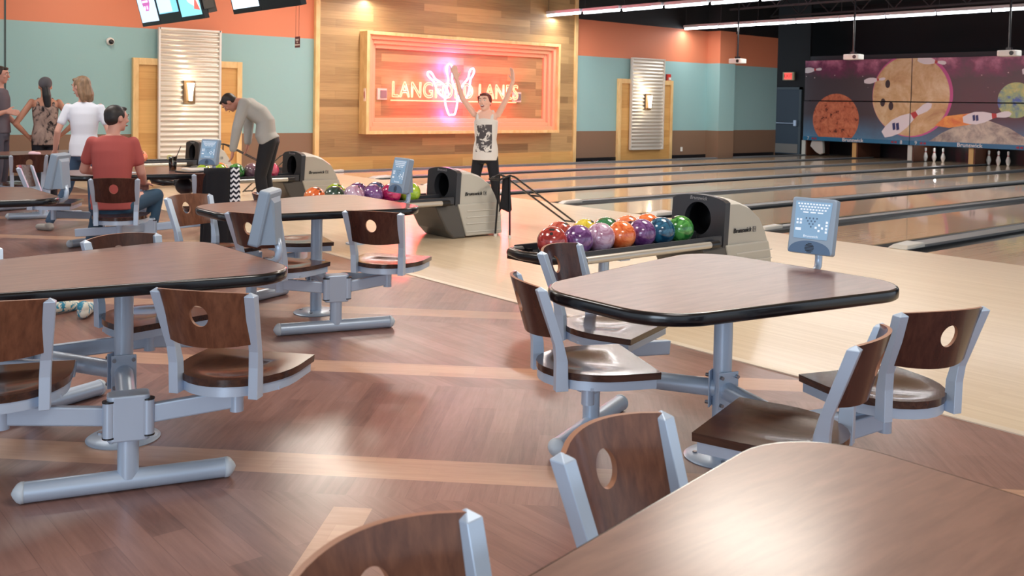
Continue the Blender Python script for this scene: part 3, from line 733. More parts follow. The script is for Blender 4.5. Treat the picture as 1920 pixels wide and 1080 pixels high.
chair(-2.73, 2.71, 65, 'walnut swing chair at the left front of the table with the upright monitor', G, True, hub(0, 1))
chair(-3.14, 3.24, 19, 'swing chair between the ball return and the speckled table', G, True, hub(0, 1))
chair(-1.83, 3.365, 161, 'swing chair farthest right with its back to the bare lane floor', G, True, hub(0, 0))
chair(-1.79, 2.65, -162, 'swing chair with a scuffed seat right of the pedestal, behind the near table corner', G, True, hub(0, 0))
chair(-1.14, 1.51, 9, 'big foreground walnut chair left of the cut off table', G, False)
chair(-.99, .84, 8, 'chair back cut off at the bottom edge of the photo', G, False)
chair(-3.48, 1.57, 129, 'walnut swing chair right of the foot bar at the left foreground table', G, False, hub(2, 0))
chair(-3.78, .82, 160, 'walnut swing chair cut by the left edge at the foreground table', G, False, hub(2, 0))
chair(-4.56, 1.62, 10, 'chair tucked behind the left foreground table, its back top showing', G, True, hub(2, 1))
chair(-4.52, .86, 4, 'chair tucked at the far left side of the foreground table', G, True)
chair(-5.26, 3.39, 126, 'dark chair with a pink lit seat at the middle table', G, True, hub(3, 0))
chair(-5.49, 2.75, 115, 'dark chair half hidden by the monitor at the middle table', G, True, hub(3, 0))
chair(-6.34, 2.69, 19, 'light brown chair back between the seated man and the middle table', G, False, hub(3, 1))
chair(-6.38, 3.33, 75, 'chair on the far side of the middle table', G, True, hub(3, 1))
chair(-8.47, 2.75, 153, 'chair in which the man in the red shirt sits', G, True, hub(4, 0))
chair(-8.62, 3.62, 165, 'chair under the dark coat at the drinks table', G, True, hub(4, 0))
chair(-9.9, 2.6, 60, 'chair at the near left side of the drinks table', G, True, hub(4, 1))
chair(-6.84, 1.16, 175, 'brown chair at the left photo edge by the small table end', G, False, hub(5, 0))
chair(-12.1, 2.87, 175, 'dark chair standing at the farthest table', G, True, hub(6, 0))
chair(-13.35, 2.35, 45, 'dark chair behind the farthest table', G, True, hub(6, 1))
# ---------------------------------------------------------------- score monitors
MBODY = mat('monitor_blue_grey', (142, 158, 176), .4); MFACE = mat('monitor_dark_arch', (84, 108, 138), .4); SCR = mat('monitor_screen', (140, 176, 208), .3, emit=.03, ecol=(140, 180, 215)); KEY = mat('key_white', (232, 240, 250), .4, emit=.15, ecol=(232, 240, 250))
def make_monitor():
    t = empty('score_console', (0, 0, 0)); t['category'] = 'score monitor'
    w_, h_ = .106, .130; tilt = Matrix.Translation((0, 0, .92)) @ Matrix.Rotation(R(-12), 4, 'X')
    # housing: face at y=-.03 (front is -y), deeper wedge behind
    mb = MB()
    poly = rrect([(-w_, -h_), (w_, -h_), (w_, h_), (-w_, h_)], [.012]*4, 4)
    n = len(poly); lay = [(-.032, .95), (-.028, 1.0), (.012, 1.0), (.02, .93)]
    vs = [tilt @ Vector((x*k, y, z*k)) for y, k in lay for x, z in poly]
    fs = [tuple(range(n)), tuple(3*n+k for k in reversed(range(n)))]+[(i*n+k, i*n+(k+1) % n, (i+1)*n+(k+1) % n, (i+1)*n+k) for i in range(3) for k in range(n)]
    mb.add(vs, fs)
    bk = [(-.075, .02, .1), (.075, .02, .1), (.075, .02, -.12), (-.075, .02, -.12), (-.055, .035, .08), (.055, .035, .08), (.06, .085, -.105), (-.06, .085, -.105)]
    mb.add([tilt @ Vector(v) for v in bk], [(3, 2, 1, 0), (4, 5, 6, 7), (0, 1, 5, 4), (1, 2, 6, 5), (2, 3, 7, 6), (3, 0, 4, 7)])
    hs = mb.build('housing', MBODY, t, bevel=.003)
    def fM(x, z, y=-.0325): return tilt @ frame_M((x, y, z), (1, 0, 0), (0, -1, 0))
    mb = MB(); mb.prism(rrect([(-.082, -.062), (.078, -.062), (.088, .112), (-.088, .112)], [.003]*4, 3), 0, .001, M=fM(0, 0)); sc = mb.build('keypad_screen', SCR, t)
    mb = MB()
    for r_, (c_, z) in enumerate(((11, .1), (10, .087), (9, .074))):
        for k in range(c_): x = (k-(c_-1)/2)*.0145; mb.box((x-.0045, -.0035, 0), (x+.0045, .0035, .0015), M=fM(0, z))
    for x in (-.035, -.0, .035): mb.box((x-.013, -.003, 0), (x+.013, .003, .0015), M=fM(0, .061))
    for x, z in ((-.07, .025), (-.054, .025), (-.07, .01), (-.054, .01), (.035, .005), (.02, -.008), (.05, -.008), (.035, -.021), (.07, .02), (.07, .005), (.07, -.01), (.07, -.025)): mb.box((x-.005, -.005, 0), (x+.005, .005, .0015), M=fM(0, 0) @ Matrix.Translation((0, 0, 0)) @ Matrix.Translation((0, z, 0)))
    mb.box((-.077, -.025, 0), (-.05, -.013, .0015), M=fM(0, 0))
    mb.build('keys', KEY, sc)
    mb = MB()
    for r_ in range(4):
        for k in range(4-r_): mb.box((-.0035, -.004, 0), (.0035, .004, .0012), M=fM((k-(3-r_)/2)*.017-.004, .034-r_*.013))
    mb.build('pin_marks', MFACE, sc)
    text_mesh('maker_name', 'Brunswick', .017, fM(0, -.05) @ Matrix.Translation((0, 0, .0015)), KEY, sc, ext=.0004)
    mb = MB(); arch = [(-.1, -.128), (.1, -.128)]+[(.1*cos(a), -.128+.058*sin(a)**.8) for a in [R(q) for q in range(10, 171, 10)]]
    mb.prism(arch, 0, .0015, M=fM(0, 0)); ar = mb.build('speaker_arch', MFACE, t)
    mb = MB()
    for i in range(7):
        z = -.122+i*.0065; hw_ = sqrt(max(0, .022**2-(z+.103)**2)); mb.box((-hw_, -.0018, 0), (hw_, .0018, .001), M=fM(0, 0) @ Matrix.Translation((0, z, .0012)))
    mb.build('grille', BLACK, ar)
    mb = MB(); mb.tube([(0, -.12, .712), (0, -.02, .708), (0, .03, .71), (0, .055, .73), (0, .06, .77), (0, .05, .82)], .017, 14); mb.build('support_arm', METAL, t, smooth=True)
    return t
m0 = make_monitor()
for i, (x, y, a, l) in enumerate(((-2.54, 3.98, 10, 'blue grey keypad monitor facing the camera on the right table'), (-4.17, 2.02, -42, 'blue grey monitor seen from its side at the left foreground table'), (-5.97, 3.96, -3, 'narrow grey monitor at the end of the middle table, purple balls behind'),
        (-9.38, 3.93, 28, 'grey monitor with a black case behind it at the drinks table'), (-7.42, 1.98, -42, 'pale monitor seen from behind at the left photo edge'))):
    o = m0 if i == 0 else copy_tree(m0); o.location = (x, y, 0); o.rotation_euler = (0, 0, R(a)); o['label'] = l; o['group'] = 'score monitors at the table ends'
# ---------------------------------------------------------------- ball returns
def hood():
    t = empty('ball_return', (0, 0, 0)); t['category'] = 'ball return'
    def arch(hw, zt, zb, n=14, crown=.03, hb=None):
        hb = hw if hb is None else hb
        P = [(-hb, zb), (hb, zb)]
        for k in range(n+1):
            u = 1-2*k/n; P.append((hw*u*(1 if abs(u) < 1 else 1), zt-crown*(u*u)*1.0-(.012 if abs(u) == 1 else 0)))
        return P
    # grey shell: sections along y
    secs = [(6.27, .74, .26, .36), (6.42, .735, .262, .36), (6.56, .69, .265, .36), (6.68, .61, .27, .36), (6.75, .5, .275, .36), (6.79, .40, .28, .36)]
    mb = MB(); n = 17; vs = []
    for y, zt, hw, zb in secs: vs += [(x, y, z) for x, z in arch(hw, zt, zb, crown=.035)]
    fs = [tuple((len(secs)-1)*n+k for k in range(n))]+[(i*n+k, i*n+(k+1) % n, (i+1)*n+(k+1) % n, (i+1)*n+k) for i in range(len(secs)-1) for k in range(n)]
    mb.add(vs, fs); mb.build('hood_shell', LGREY, t, auto=30)
    mb = MB(); side = [(6.24, .37), (6.8, .37), (6.84, .25), (6.86, .02), (6.36, .02)]
    mb.prism(side, -.285, .285, M=Matrix(((0, 0, 1, 0), (1, 0, 0, 0), (0, 1, 0, 0), (0, 0, 0, 1)))); mb.build('lower_cabinet', LGREY, t, bevel=.012)
    mb = MB()
    for z in (.29, .22, .15, .06): mb.box((.285, 6.36, z), (.292, 6.84, z+.008))
    mb.build('side_ribs', mat('rib_grey', (206, 204, 198), .4), t)
    # dark front with hole
    prof = arch(.272, .755, .34, n=46, crown=.035)
    def outer(th):
        # ray from hole centre to arch outline
        cx, cz = 0, .56; dx, dz = cos(th), sin(th); best = 9
        P = arch(.272, .755, .34, n=14, crown=.035); m_ = len(P)
        for i in range(m_):
            (x1, z1), (x2, z2) = P[i-1], P[i]; ex, ez = x2-x1, z2-z1; den = dx*ez-dz*ex
            if abs(den) < 1e-9: continue
            tt = ((x1-cx)*ez-(z1-cz)*ex)/den; uu = ((x1-cx)*dz-(z1-cz)*dx)/den
            if tt > 0 and -1e-6 <= uu <= 1+1e-6: best = min(best, tt)
        return (cx+dx*best, cz+dz*best)
    mb = hole_plate(outer, (0, .56), .135, lambda u, v, w_: (u, 6.24+w_+(v-.34)*.06, v), .06, 64, 3); mb.build('front_bezel', [DKGREY, DKGREY], t, auto=40)
    mb = MB(); mb.tube([(0, 6.235, .56), (0, 6.40, .56)], .138, 32, cap=False).lathe([(.001, 0), (.138, 0), (.138, .01), (.001, .01)], (0, 6.40, .56), 32, M=Matrix.Rotation(R(90), 4, 'X')); mb.build('ball_opening', mat('opening_black', (10, 12, 16), .4), t, smooth=True)
    mb = MB(); sd = [(5.96, .36), (6.28, .37), (6.37, .0), (6.2, .0), (6.1, .1), (6.02, .24)]
    mb.prism(sd, -.27, .27, M=Matrix(((0, 0, 1, 0), (1, 0, 0, 0), (0, 1, 0, 0), (0, 0, 0, 1)))); mb.build('front_belly', mat('belly_grey', (78, 76, 74), .35), t, bevel=.02)
    Mt = frame_M((.2695, 6.5, .475), (0, 1, 0), (1, 0, 0))
    text_mesh('maker_name', 'Brunswick', .056, Mt @ Matrix.Translation((-.04, 0, 0)), BLACK, t, shear=.2, ext=.003)
    mb = MB(); ring2 = [(.1, -.02), (.14, -.02), (.14, .022), (.1, .022)]; mb.prism(ring2, -.003, .003, M=Mt); mb.prism([(.104, -.016), (.136, -.016), (.136, .018), (.104, .018)], 0, .0035, 1, M=Mt); mb.prism([(.113, -.012), (.118, -.012), (.118, .014), (.113, .014)], .001, .004, 0, M=Mt); mb.prism([(.121, -.012), (.13, -.012), (.13, .014), (.121, .014)], .001, .004, 0, M=Mt); mb.build('logo_box', [DKGREY, LGREY], t)
    text_mesh('front_name', 'Brunswick', .042, frame_M((0, 6.228, .725), (1, 0, 0), (0, -1, 0)), mat('pale_print', (150, 152, 158), .5), t, shear=.2)
    # tray
    mb = MB(); mb.box((-.25, 4.5, .37), (.25, 6.2, .40)).box((-.27, 4.5, .37), (-.25, 6.2, .45)).box((.25, 4.5, .37), (.27, 6.2, .45)).box((-.012, 4.5, .4), (.012, 6.2, .46)); mb.build('ball_tray', DKGREY, t, bevel=.006)
    mb = MB(); mb.tube([(.24, 4.55, .41), (.24, 4.46, .41), (.16, 4.38, .42), (-.0, 4.345, .42), (-.16, 4.38, .42), (-.24, 4.46, .41), (-.24, 4.55, .41)], .032, 14); mb.box((-.2, 4.38, .37), (.2, 4.5, .4)); mb.build('nose_bumper', BLACK, t, smooth=True)
    for s in (-1, 1):
        mb = MB(); mb.tube([(s*.30, 4.66, .395), (s*.30, 6.02, .395)], .027, 18); tb = mb.build('side_tube', mat('satin_tube', (196, 192, 184), .3, .5), t, auto=40)
        for y in (4.6, 6.06): mb = MB(); mb.tube([(s*.30, y-.05, .395), (s*.30, y+.05, .395)], .03, 14).box((min(s*.2, s*.3), y-.02, .37), (max(s*.2, s*.3), y+.02, .42)); mb.build('tube_clamp', BLACK, tb)
    mb = MB(); mb.cyl((0, 5.15, 0), .04, .37, 20).cyl((0, 5.15, 0), .1, .012, 20).box((-.22, 5.1, .34), (.22, 5.2, .37)); mb.build('support_leg', METAL, t, auto=40)
    return t
h0 = hood()
for i, (x, l) in enumerate(((-5.05, 'grey ball return with eleven balls beside the right table'), (-8.6, 'grey ball return in front of the cheering woman'), (-12.1, 'grey ball return behind the bending man'), (-15.6, 'grey ball return farthest left, mostly behind the small monitor'))):
    o = h0 if i == 0 else copy_tree(h0); o.location = (x, 0, 0); o['label'] = l; o['group'] = 'ball returns on the approach'
# balls
def ball_mat(name, c1, c2, c3=None):
    m = mat('ball_'+name, c1, .12, coat=.8); t = NT(m)
    st = [(.4, c1), (.56, c2)] + ([(.62, c3)] if c3 else [])
    t.l(t.ramp(t.noise(t.coords(), 7, 4, .6, 2.5), *st), t.b.inputs['Base Color']); return m
BR = .108
def make_ball():
    mb = MB(); mb.ell((0, 0, BR), (BR, BR, BR), 40, 24); o = mb.build('bowling_ball', BLACK, smooth=True)
    mb = MB()
    for a, b in ((.55, .1), (.55, .36), (.9, .22)):
        d = Vector((sin(a)*cos(b), sin(a)*sin(b), cos(a))); Mx = d.to_track_quat('Z', 'Y').to_matrix().to_4x4()
        mb.lathe([(.001, 0), (.012, 0), (.012, .0012), (.001, .0012)], d*(BR-.0004)+Vector((0, 0, BR)), 14, M=Mx)
    mb.build('finger_holes', mat('hole_dark', (18, 14, 18), .6), o); return o
b0 = make_ball(); bused = False
def ball(x, y, z, mt, label, grp, rz=0, tilt=0):
    global bused
    o = copy_tree(b0) if bused else b0; bused = True
    if o is not b0 or True: o.data = o.data.copy(); o.data.materials.clear(); o.data.materials.append(mt)
    rot = Matrix.Rotation(rz, 3, 'Z') @ Matrix.Rotation(tilt, 3, 'X')
    o.rotation_euler = rot.to_euler(); o.location = Vector((x, y, z+BR))-rot @ Vector((0, 0, BR))
    tag(o, label, 'bowling ball', grp)
BM = dict(red=ball_mat('red', (150, 44, 44), (184, 70, 66)), dred=ball_mat('dred', (160, 50, 44), (210, 110, 96)), purple=ball_mat('purple', (86, 44, 104), (130, 90, 150)), lilac=ball_mat('lilac', (168, 120, 150), (206, 180, 206)), orange=ball_mat('orange', (214, 92, 46), (244, 140, 84)),
          teal=ball_mat('teal', (16, 60, 92), (40, 110, 146)), green=ball_mat('green', (28, 104, 44), (88, 168, 84)), yellow=ball_mat('yellow', (206, 182, 40), (232, 214, 90)), dgreen=ball_mat('dgreen', (16, 92, 56), (60, 130, 90)), spot=ball_mat('spot', (226, 120, 76), (236, 140, 100), (70, 50, 60)),
          bgreen=ball_mat('bgreen', (20, 52, 44), (60, 90, 84)), lime=ball_mat('lime', (130, 176, 30), (176, 206, 70)), magenta=ball_mat('magenta', (160, 16, 84), (206, 50, 110)), blue=ball_mat('blue', (30, 50, 96), (84, 104, 150)), pink=ball_mat('pink', (196, 44, 84), (224, 96, 130)), mauve=ball_mat('mauve', (104, 74, 92), (130, 100, 116)), peach=ball_mat('peach', (232, 120, 84), (248, 170, 130)))
G1, G2, G3 = 'balls on the right ball return', 'balls on the middle ball return', 'balls on the return by the bending man'
ZT = .402
for k, (y, c, l) in enumerate(((4.545, 'red', 'dark red ball at the rounded nose of the right ball return'), (4.765, 'purple', 'purple ball next to the red ball at the nose of the right return'), (4.985, 'lilac', 'pale lilac ball on the right ball return'), (5.205, 'orange', 'plain orange ball in the near row of the right return'), (5.425, 'purple', 'purple ball between the plain orange and teal blue balls'), (5.645, 'teal', 'dark teal blue ball on the right ball return'), (5.865, 'green', 'green ball next to the black opening of the right return'))):
    ball(-4.93 if k else -4.96, y, ZT, BM[c], l, G1, R(-60 if k == 0 else 120+17*k), R(0 if k == 0 else -8))
for k, (y, c, l) in enumerate(((4.8, 'dred', 'red ball in the far row behind the red one at the nose'), (5.06, 'yellow', 'yellow ball in the far row of the right return'), (5.28, 'dgreen', 'dark green ball in the far row of the right return'), (5.52, 'spot', 'orange ball with dark spots in the far row'), (5.745, 'orange', 'orange ball in the far row closest to the hood opening'))):
    ball(-5.16, y, ZT, BM[c], l, G1, R(30*k), R(15*k))
for k, (y, c, l) in enumerate(((4.60, 'orange', 'orange ball at the left end of the middle return'), (4.82, 'bgreen', 'black green marbled ball peeking over the middle table'), (5.04, 'lilac', 'lilac ball on the middle return'), (5.26, 'purple', 'purple ball in the near row of the middle return'), (5.48, 'magenta', 'magenta ball beside the narrow monitor'), (5.72, 'lime', 'lime green ball right of the narrow monitor'))):
    ball(-8.46, y, ZT, BM[c], l, G2, R(25*k), R(10*k))
for k, (y, c, l) in enumerate(((4.98, 'lime', 'lime ball in the far row of the middle return'), (5.24, 'purple', 'purple ball in the far row of the middle return'), (5.46, 'blue', 'dark blue ball in the far row of the middle return'))):
    ball(-8.72, y, ZT, BM[c], l, G2, R(25*k), R(10*k))
for k, (x, y, c, l) in enumerate(((-11.98, 4.93, 'lime', 'green ball left of the white monitor arm at the drinks table'), (-11.98, 5.15, 'lime', 'lime ball partly behind the chevron scarf'), (-11.98, 5.37, 'green', 'bright green ball left of the bending man'), (-11.98, 5.59, 'mauve', 'dull mauve ball by the bending man\'s hand'), (-11.98, 5.86, 'pink', 'pink ball right of the bending man\'s legs'), (-12.24, 5.26, 'orange', 'orange red ball behind the green balls'))):
    ball(x, y, ZT, BM[c], l, G3, R(25*k), R(10*k))
ball(-15.5, 5.35, ZT, BM['peach'], 'orange marbled ball alone on the farthest ball return', 'balls on the farthest ball return')
# ---------------------------------------------------------------- bowling ramps (black tube frames)
def ramp(loc, rz, label):
    t = empty('ball_ramp', loc, rz, label, 'ball ramp', 'black ball ramps beside the hoods')
    for s in (-1, 1):
        mb = MB(); mb.tube([(s*.07, -.18, .64), (s*.07, 0, .68), (s*.07, .1, .655), (s*.07, 1.32, .05)], .011, 10); mb.build('rail', BLACK, t, smooth=True)
    mb = MB(); mb.tube([(-.07, -.18, .64), (.07, -.18, .64)], .011, 8).tube([(-.07, .6, .41), (.07, .6, .41)], .01, 8).tube([(-.07, 1.3, .06), (.07, 1.3, .06)], .01, 8); mb.build('cross_bar', BLACK, t)
    for s in (-1, 1):
        mb = MB(); mb.tube([(s*.1, -.02, .02), (s*.07, 0, .67)], .011, 10); lg = mb.build('leg', BLACK, t)
        mb = MB(); mb.cyl((s*.1, -.02, 0), .018, .03, 12); mb.build('rubber_foot', WHITE, lg)
    return t
ramp((-8.17, 6.76, 0), R(13), 'black tube ball ramp sloping down beside the middle ball return')
ramp((-12.55, 6.4, 0), R(90), 'black tube ball ramp behind the bending man'); ramp((-16.0, 6.9, 0), R(0), 'black tube ball ramp beside the farthest ball return')
# ---------------------------------------------------------------- hanging screens
def screens(x0, widths, label, conts):
    t = empty('hanging_screens', (x0, 4.2, 2.32), 0, label, 'display screens')
    tilt = Matrix.Rotation(R(15), 4, 'X'); x = 0
    for wd, ct in zip(widths, conts):
        mb = MB(); mb.box((x, 0, 0), (x+wd, .06, 1.05), M=tilt); hsg = mb.build('screen_housing', BLACK, t, bevel=.006)
        def P(nm, poly, m, dy): 
            mb = MB(); mb.prism(poly, 0, .001, M=tilt @ frame_M((x, -dy, 0), (1, 0, 0), (0, -1, 0))); return mb.build(nm, m, hsg)
        for q, (nm, poly, m) in enumerate(ct(wd)): P(nm, poly, m, .001+.0012*q)
        x += wd
    mb = MB(); mb.box((0, .06, .05), (x, .16, .5), M=tilt).box((x, .02, .1), (x+.05, .12, .35), M=tilt); mb.build('rear_bracket', mat('bracket_grey', (96, 92, 86), .5), t)
    mb = MB()
    for q in (.3, x-.3): mb.tube([(q, .15, .4), (q, .15, 2.45)], .02, 10)
    mb.build('ceiling_pole', BLACK, t)
    return t, x
def em(n, rgb, s=1.0): return mat('lit_'+n, rgb, .5, emit=s, ecol=rgb)
def rc(a, b, c, d): return [(a, b), (c, b), (c, d), (a, d)]
def c_oct(w_):
    L = [('picture', rc(.03, .05, w_-.03, 1.0), em('paleblue', (196, 222, 244)))]
    L.append(('octagon', [(.30+.13*cos(R(22.5+45*k)), .32+.15*sin(R(22.5+45*k))) for k in range(8)], em('plum', (176, 96, 160))))
    for k, (hw_, z) in enumerate(((.05, .43), (.05, .385), (.08, .34), (.09, .295))): L.append(('text_line', rc(.3-hw_, z-.013, .3+hw_, z+.013), em('white', (240, 220, 240))))
    for dx in (-.04, .04): L.append(('face_dot', [(.3+dx+.022*cos(a), .22+.026*sin(a)) for a in [R(q) for q in range(0, 360, 30)]], em('white', (240, 220, 240))))
    return L
def c_photo(w_): return [('picture', rc(.03, .12, w_-.03, 1.0), em('sky', (120, 196, 232))), ('pale_shape', rc(.04, .13, w_-.2, .4), em('ice', (190, 220, 240))), ('blue_shape', [(.35, .35), (w_-.04, .3), (w_-.04, .98), (.4, .98)], em('azure', (70, 150, 226))), ('lilac_shape', rc(.05, .45, .3, .8), em('lilac', (176, 170, 220)))]
def c_card(w_): return [('picture', rc(.03, .05, w_-.03, 1.0), em('aqua', (128, 204, 220))), ('white_shape', [(.03, .45), (.3, .2), (w_-.05, .1), (w_-.1, .4), (.3, .98), (.03, .98)], em('milk', (214, 228, 244))), ('red_shape', [(.42, .12), (.58, .1), (.5, .25)], em('coral', (200, 100, 90))), ('maroon_shape', [(.36, .36), (.4, .3), (.44, .36), (.4, .42)], em('maroon', (140, 50, 80)))]
def c_blank(w_): return [('picture', rc(.03, .05, w_-.03, 1.0), em('paleblue2', (206, 230, 248)))]
def c_dark(w_): return [('picture', rc(.03, .16, w_-.03, 1.0), mat('lit_navy', (14, 20, 40), .3, emit=.3, ecol=(14, 20, 40))), ('blue_patch', rc(.05, .17, .4, .6), em('royal', (36, 96, 200))), ('glow', rc(.08, .2, .18, .32), em('glowblue', (150, 200, 250)))]
screens(-12.1, (.62, .65, .63), 'row of three lit screens at the top left, purple octagon on the first', (c_oct, c_photo, c_card))
screens(-9.46, (.65, .8), 'pair of lit screens cut by the top edge, right of the first row', (c_blank, c_dark))
hs = empty('hanging_sign', (-8.08, 4.2, 1.99), 0, 'tiny dark red sign hanging on two wires beside the oak wall', 'sign')
mb = MB(); mb.box((-.045, 0, -.05), (.045, .004, .05)); mb.build('board', mat('oxblood', (96, 34, 28), .5), hs)
for s, z, sz in (('WAY', .018, .026), ('TO', -.004, .02), ('WASHROOM', -.026, .0155)): text_mesh('sign_words', s, sz, frame_M((0, -.001, z), (1, 0, 0), (0, -1, 0)), mat('cream_print', (248, 226, 200), .5), hs, ext=.0004, off=.0008)
mb = MB(); mb.tube([(-.03, 0, .05), (-.03, 0, .36)], .0015, 5).tube([(.03, 0, .05), (.03, 0, .36)], .0015, 5); mb.build('wire', BLACK, hs)
# ---------------------------------------------------------------- people
def fuse(mb, name, m, parent, vox, sm=6):
    o = mb.build(name, m, None, smooth=True)
    r = o.modifiers.new('r', 'REMESH'); r.mode = 'VOXEL'; r.voxel_size = vox; r.use_smooth_shade = True
    s = o.modifiers.new('s', 'SMOOTH'); s.iterations = sm; s.factor = .5
    dg = bpy.context.evaluated_depsgraph_get(); me = bpy.data.meshes.new_from_object(o.evaluated_get(dg))
    for p in me.polygons: p.use_smooth = True
    me.materials.clear()
    for q in (m if isinstance(m, list) else [m]): me.materials.append(q)
    old = o.data; o.modifiers.clear(); o.data = me; bpy.data.meshes.remove(old); o.parent = parent; me.name = name
    return o
def limb(mb, pts, rs, n=14):
    pts = [Vector(p) for p in pts]
    for i in range(len(pts)-1):
        a, b = pts[i], pts[i+1]; mb.tube([a, b], [rs[i], rs[i+1]], n)
        mb.ell(a, (rs[i],)*3, n, 8)
    mb.ell(pts[-1], (rs[-1],)*3, n, 8)
def loft(mb, st, n=22):
    vs = []; m = len(st)
    for i, (c, side, hw, hd) in enumerate(st):
        c = Vector(c); side = Vector(side).normalized(); t = (Vector(st[min(i+1, m-1)][0])-Vector(st[max(i-1, 0)][0])).normalized()
        side = (side-t*side.dot(t)).normalized(); f = t.cross(side)
        for k in range(n):
            a = 2*pi*k/n; ca, sa = cos(a), sin(a)
            vs.append(c+side*hw*math.copysign(abs(ca)**.85, ca)+f*hd*math.copysign(abs(sa)**.9, sa))
    fs = [(i*n+k, i*n+(k+1) % n, (i+1)*n+(k+1) % n, (i+1)*n+k) for i in range(m-1) for k in range(n)]+[tuple(range(n-1, -1, -1)), tuple((m-1)*n+k for k in range(n))]
    mb.add(vs, fs)
def hand(mb, w, d, pn, s=1, curl=.3, spread=.12):
    """wrist, direction, palm normal, thumb side s"""
    w = Vector(w); d = Vector(d).normalized(); pn = Vector(pn); pn = (pn-d*pn.dot(d)).normalized(); sd = d.cross(pn)*s
    for q in (-.026, -.009, .009, .026): limb(mb, [w+d*.01+sd*q*.6, w+d*.085+sd*q*1.15], [.016, .0135], 10)
    for q, L in ((-.033, .062), (-.011, .075), (.011, .08), (.033, .07)):
        a = w+d*.085+sd*q; dd = (d+sd*q*spread*30*.3).normalized()
        b = a+(dd*cos(curl*.5)+pn*sin(curl*.5))*L*.5; c = b+(dd*cos(curl*1.4)+pn*sin(curl*1.4))*L*.5
        limb(mb, [a, b, c], [.0105, .0095, .008], 10)
    a = w+d*.025+sd*.03; b = a+(d*.6+sd*.75+pn*.2).normalized()*.04; c = b+(d*.9+sd*.4+pn*.2).normalized()*.032
    limb(mb, [a, b, c], [.014, .0115, .009], 10)
def person(label, loc, rz, J, skin, top, bottom, hair, sleeves='short', shoes=(60, 56, 56), hairstyle='short', w=1.0, topmat=None, smile=False, vneck=0, hair_pts=None, beanie=None):
    t = empty('person', loc, rz, label, 'person')
    SK = mat('skin_%d_%d_%d' % skin, skin, .5); HR = grain('hair_%d_%d_%d' % hair, tuple(int(c*.75) for c in hair), hair, .5, (30, 30, 4))
    TP = topmat or mat('cloth_%d_%d_%d' % top, top, .85); BT = mat('cloth_%d_%d_%d' % bottom, bottom, .8); SHM = mat('shoe_%d_%d_%d' % shoes, shoes, .5)
    g = {k: Vector(v) for k, v in J.items() if hasattr(v, '__len__')}
    sh = (g['sR']-g['sL']).normalized(); hp = (g['hR']-g['hL']).normalized()
    pel = (g['hR']+g['hL'])/2; shc = (g['sR']+g['sL'])/2; nk = g['neck']; hd = g['head']
    up = (shc-pel).normalized(); L = (shc-pel).length
    def mixv(a, b, u): return (a*(1-u)+b*u).normalized()
    bulge_ = g.get('belly', Vector((0, 0, 0)))
    st = lambda e: [(pel-up*.09, hp, .11*w+e, .09+e), (pel-up*.03, hp, .158*w+e, .112+e), (pel+up*.08, hp, .160*w+e, .112+e), (pel+up*L*.38+bulge_, mixv(hp, sh, .4), .135*w+e, .098+e), (pel+up*L*.62+bulge_*.7, mixv(hp, sh, .7), .150*w+e, .112+e), (pel+up*L*.85, sh, .158*w+e, .108+e), (shc+up*.0, sh, .160*w+e*.6, .085+e*.8), (shc+up*.03, sh, .125*w+e*.5, .07+e*.6), (shc+up*.055, sh, .08*w+e*.4, .055+e*.5)]
    mb = MB(); loft(mb, st(0)); limb(mb, [shc, nk, hd-(hd-nk)*.3], [.065, .055, .052])
    for s in 'RL':
        limb(mb, [g['s'+s], g['e'+s], (g['e'+s]*.55+g['w'+s]*.45), g['w'+s]], [.046*w, .040*w, .036*w, .026*w])
        limb(mb, [g['h'+s], g['k'+s], (g['k'+s]*.6+g['a'+s]*.4), g['a'+s]], [.085*w, .055*w, .054*w, .038*w])
        f = (g['t'+s]-g['a'+s]); 
        hand(mb, g['w'+s], J.get('hd'+s, tuple(g['w'+s]-g['e'+s])), J.get('pn'+s, (0, 1, 0)), J.get('th'+s, 1), J.get('curl', .35))
    # head
    fwd = g['face'].normalized(); hu = (hd-nk).normalized(); hu = (g['hup'] if 'hup' in g else hu); hu = (hu-fwd*hu.dot(fwd)).normalized(); rt = fwd.cross(hu)
    Mh = Matrix.Identity(4)
    for i in range(3): Mh[i][0] = rt[i]; Mh[i][1] = fwd[i]; Mh[i][2] = hu[i]
    P = lambda x, y, z: hd+rt*x+fwd*y+hu*z
    R3 = Mh
    mb.ell(hd+hu*.018, (.074, .094, .095), 24, 16, M=R3); mb.ell(P(0, .018, -.035), (.06, .07, .078), 20, 12, M=R3); mb.ell(P(0, .058, -.085), (.028, .025, .022), 14, 8, M=R3)
    mb.tube([P(0, .088, .02), P(0, .112, -.022), P(0, .092, -.032)], [.009, .014, .008], 10)
    for s in (-1, 1): mb.ell(P(s*.075, -.005, -.005), (.011, .02, .032), 12, 8, M=R3); mb.ell(P(s*.035, .072, -.02), (.022, .018, .018), 10, 6, M=R3)
    mb.ell(P(0, .082, .03), (.05, .016, .012), 12, 8, M=R3)
    body = fuse(mb, 'body', SK, t, .0075, 4)
    for s in (-1, 1):
        mb = MB(); mb.ell(P(s*.031, .088, .012), (.0125, .007, .007), 12, 8, M=R3); mb.ell(P(s*.031, .0935, .012), (.005, .003, .005), 8, 6, 1, M=R3); mb.build('eye', [mat('eye_white', (230, 226, 222), .3), mat('iris', (50, 38, 32), .3)], t, smooth=True)
        mb = MB(); mb.tube([P(s*.013, .1, .033), P(s*.032, .099, .039), P(s*.052, .086, .033)], [.003, .004, .002], 8); mb.build('eyebrow', HR, t, smooth=True)
    mb = MB()
    if smile: mb.ell(P(0, .092, -.058), (.022, .012, .015), 14, 8, M=R3); mb.ell(P(0, .101, -.052), (.017, .006, .005), 12, 6, 1, M=R3)
    else: mb.ell(P(0, .098, -.058), (.021, .008, .0055), 14, 8, M=R3)
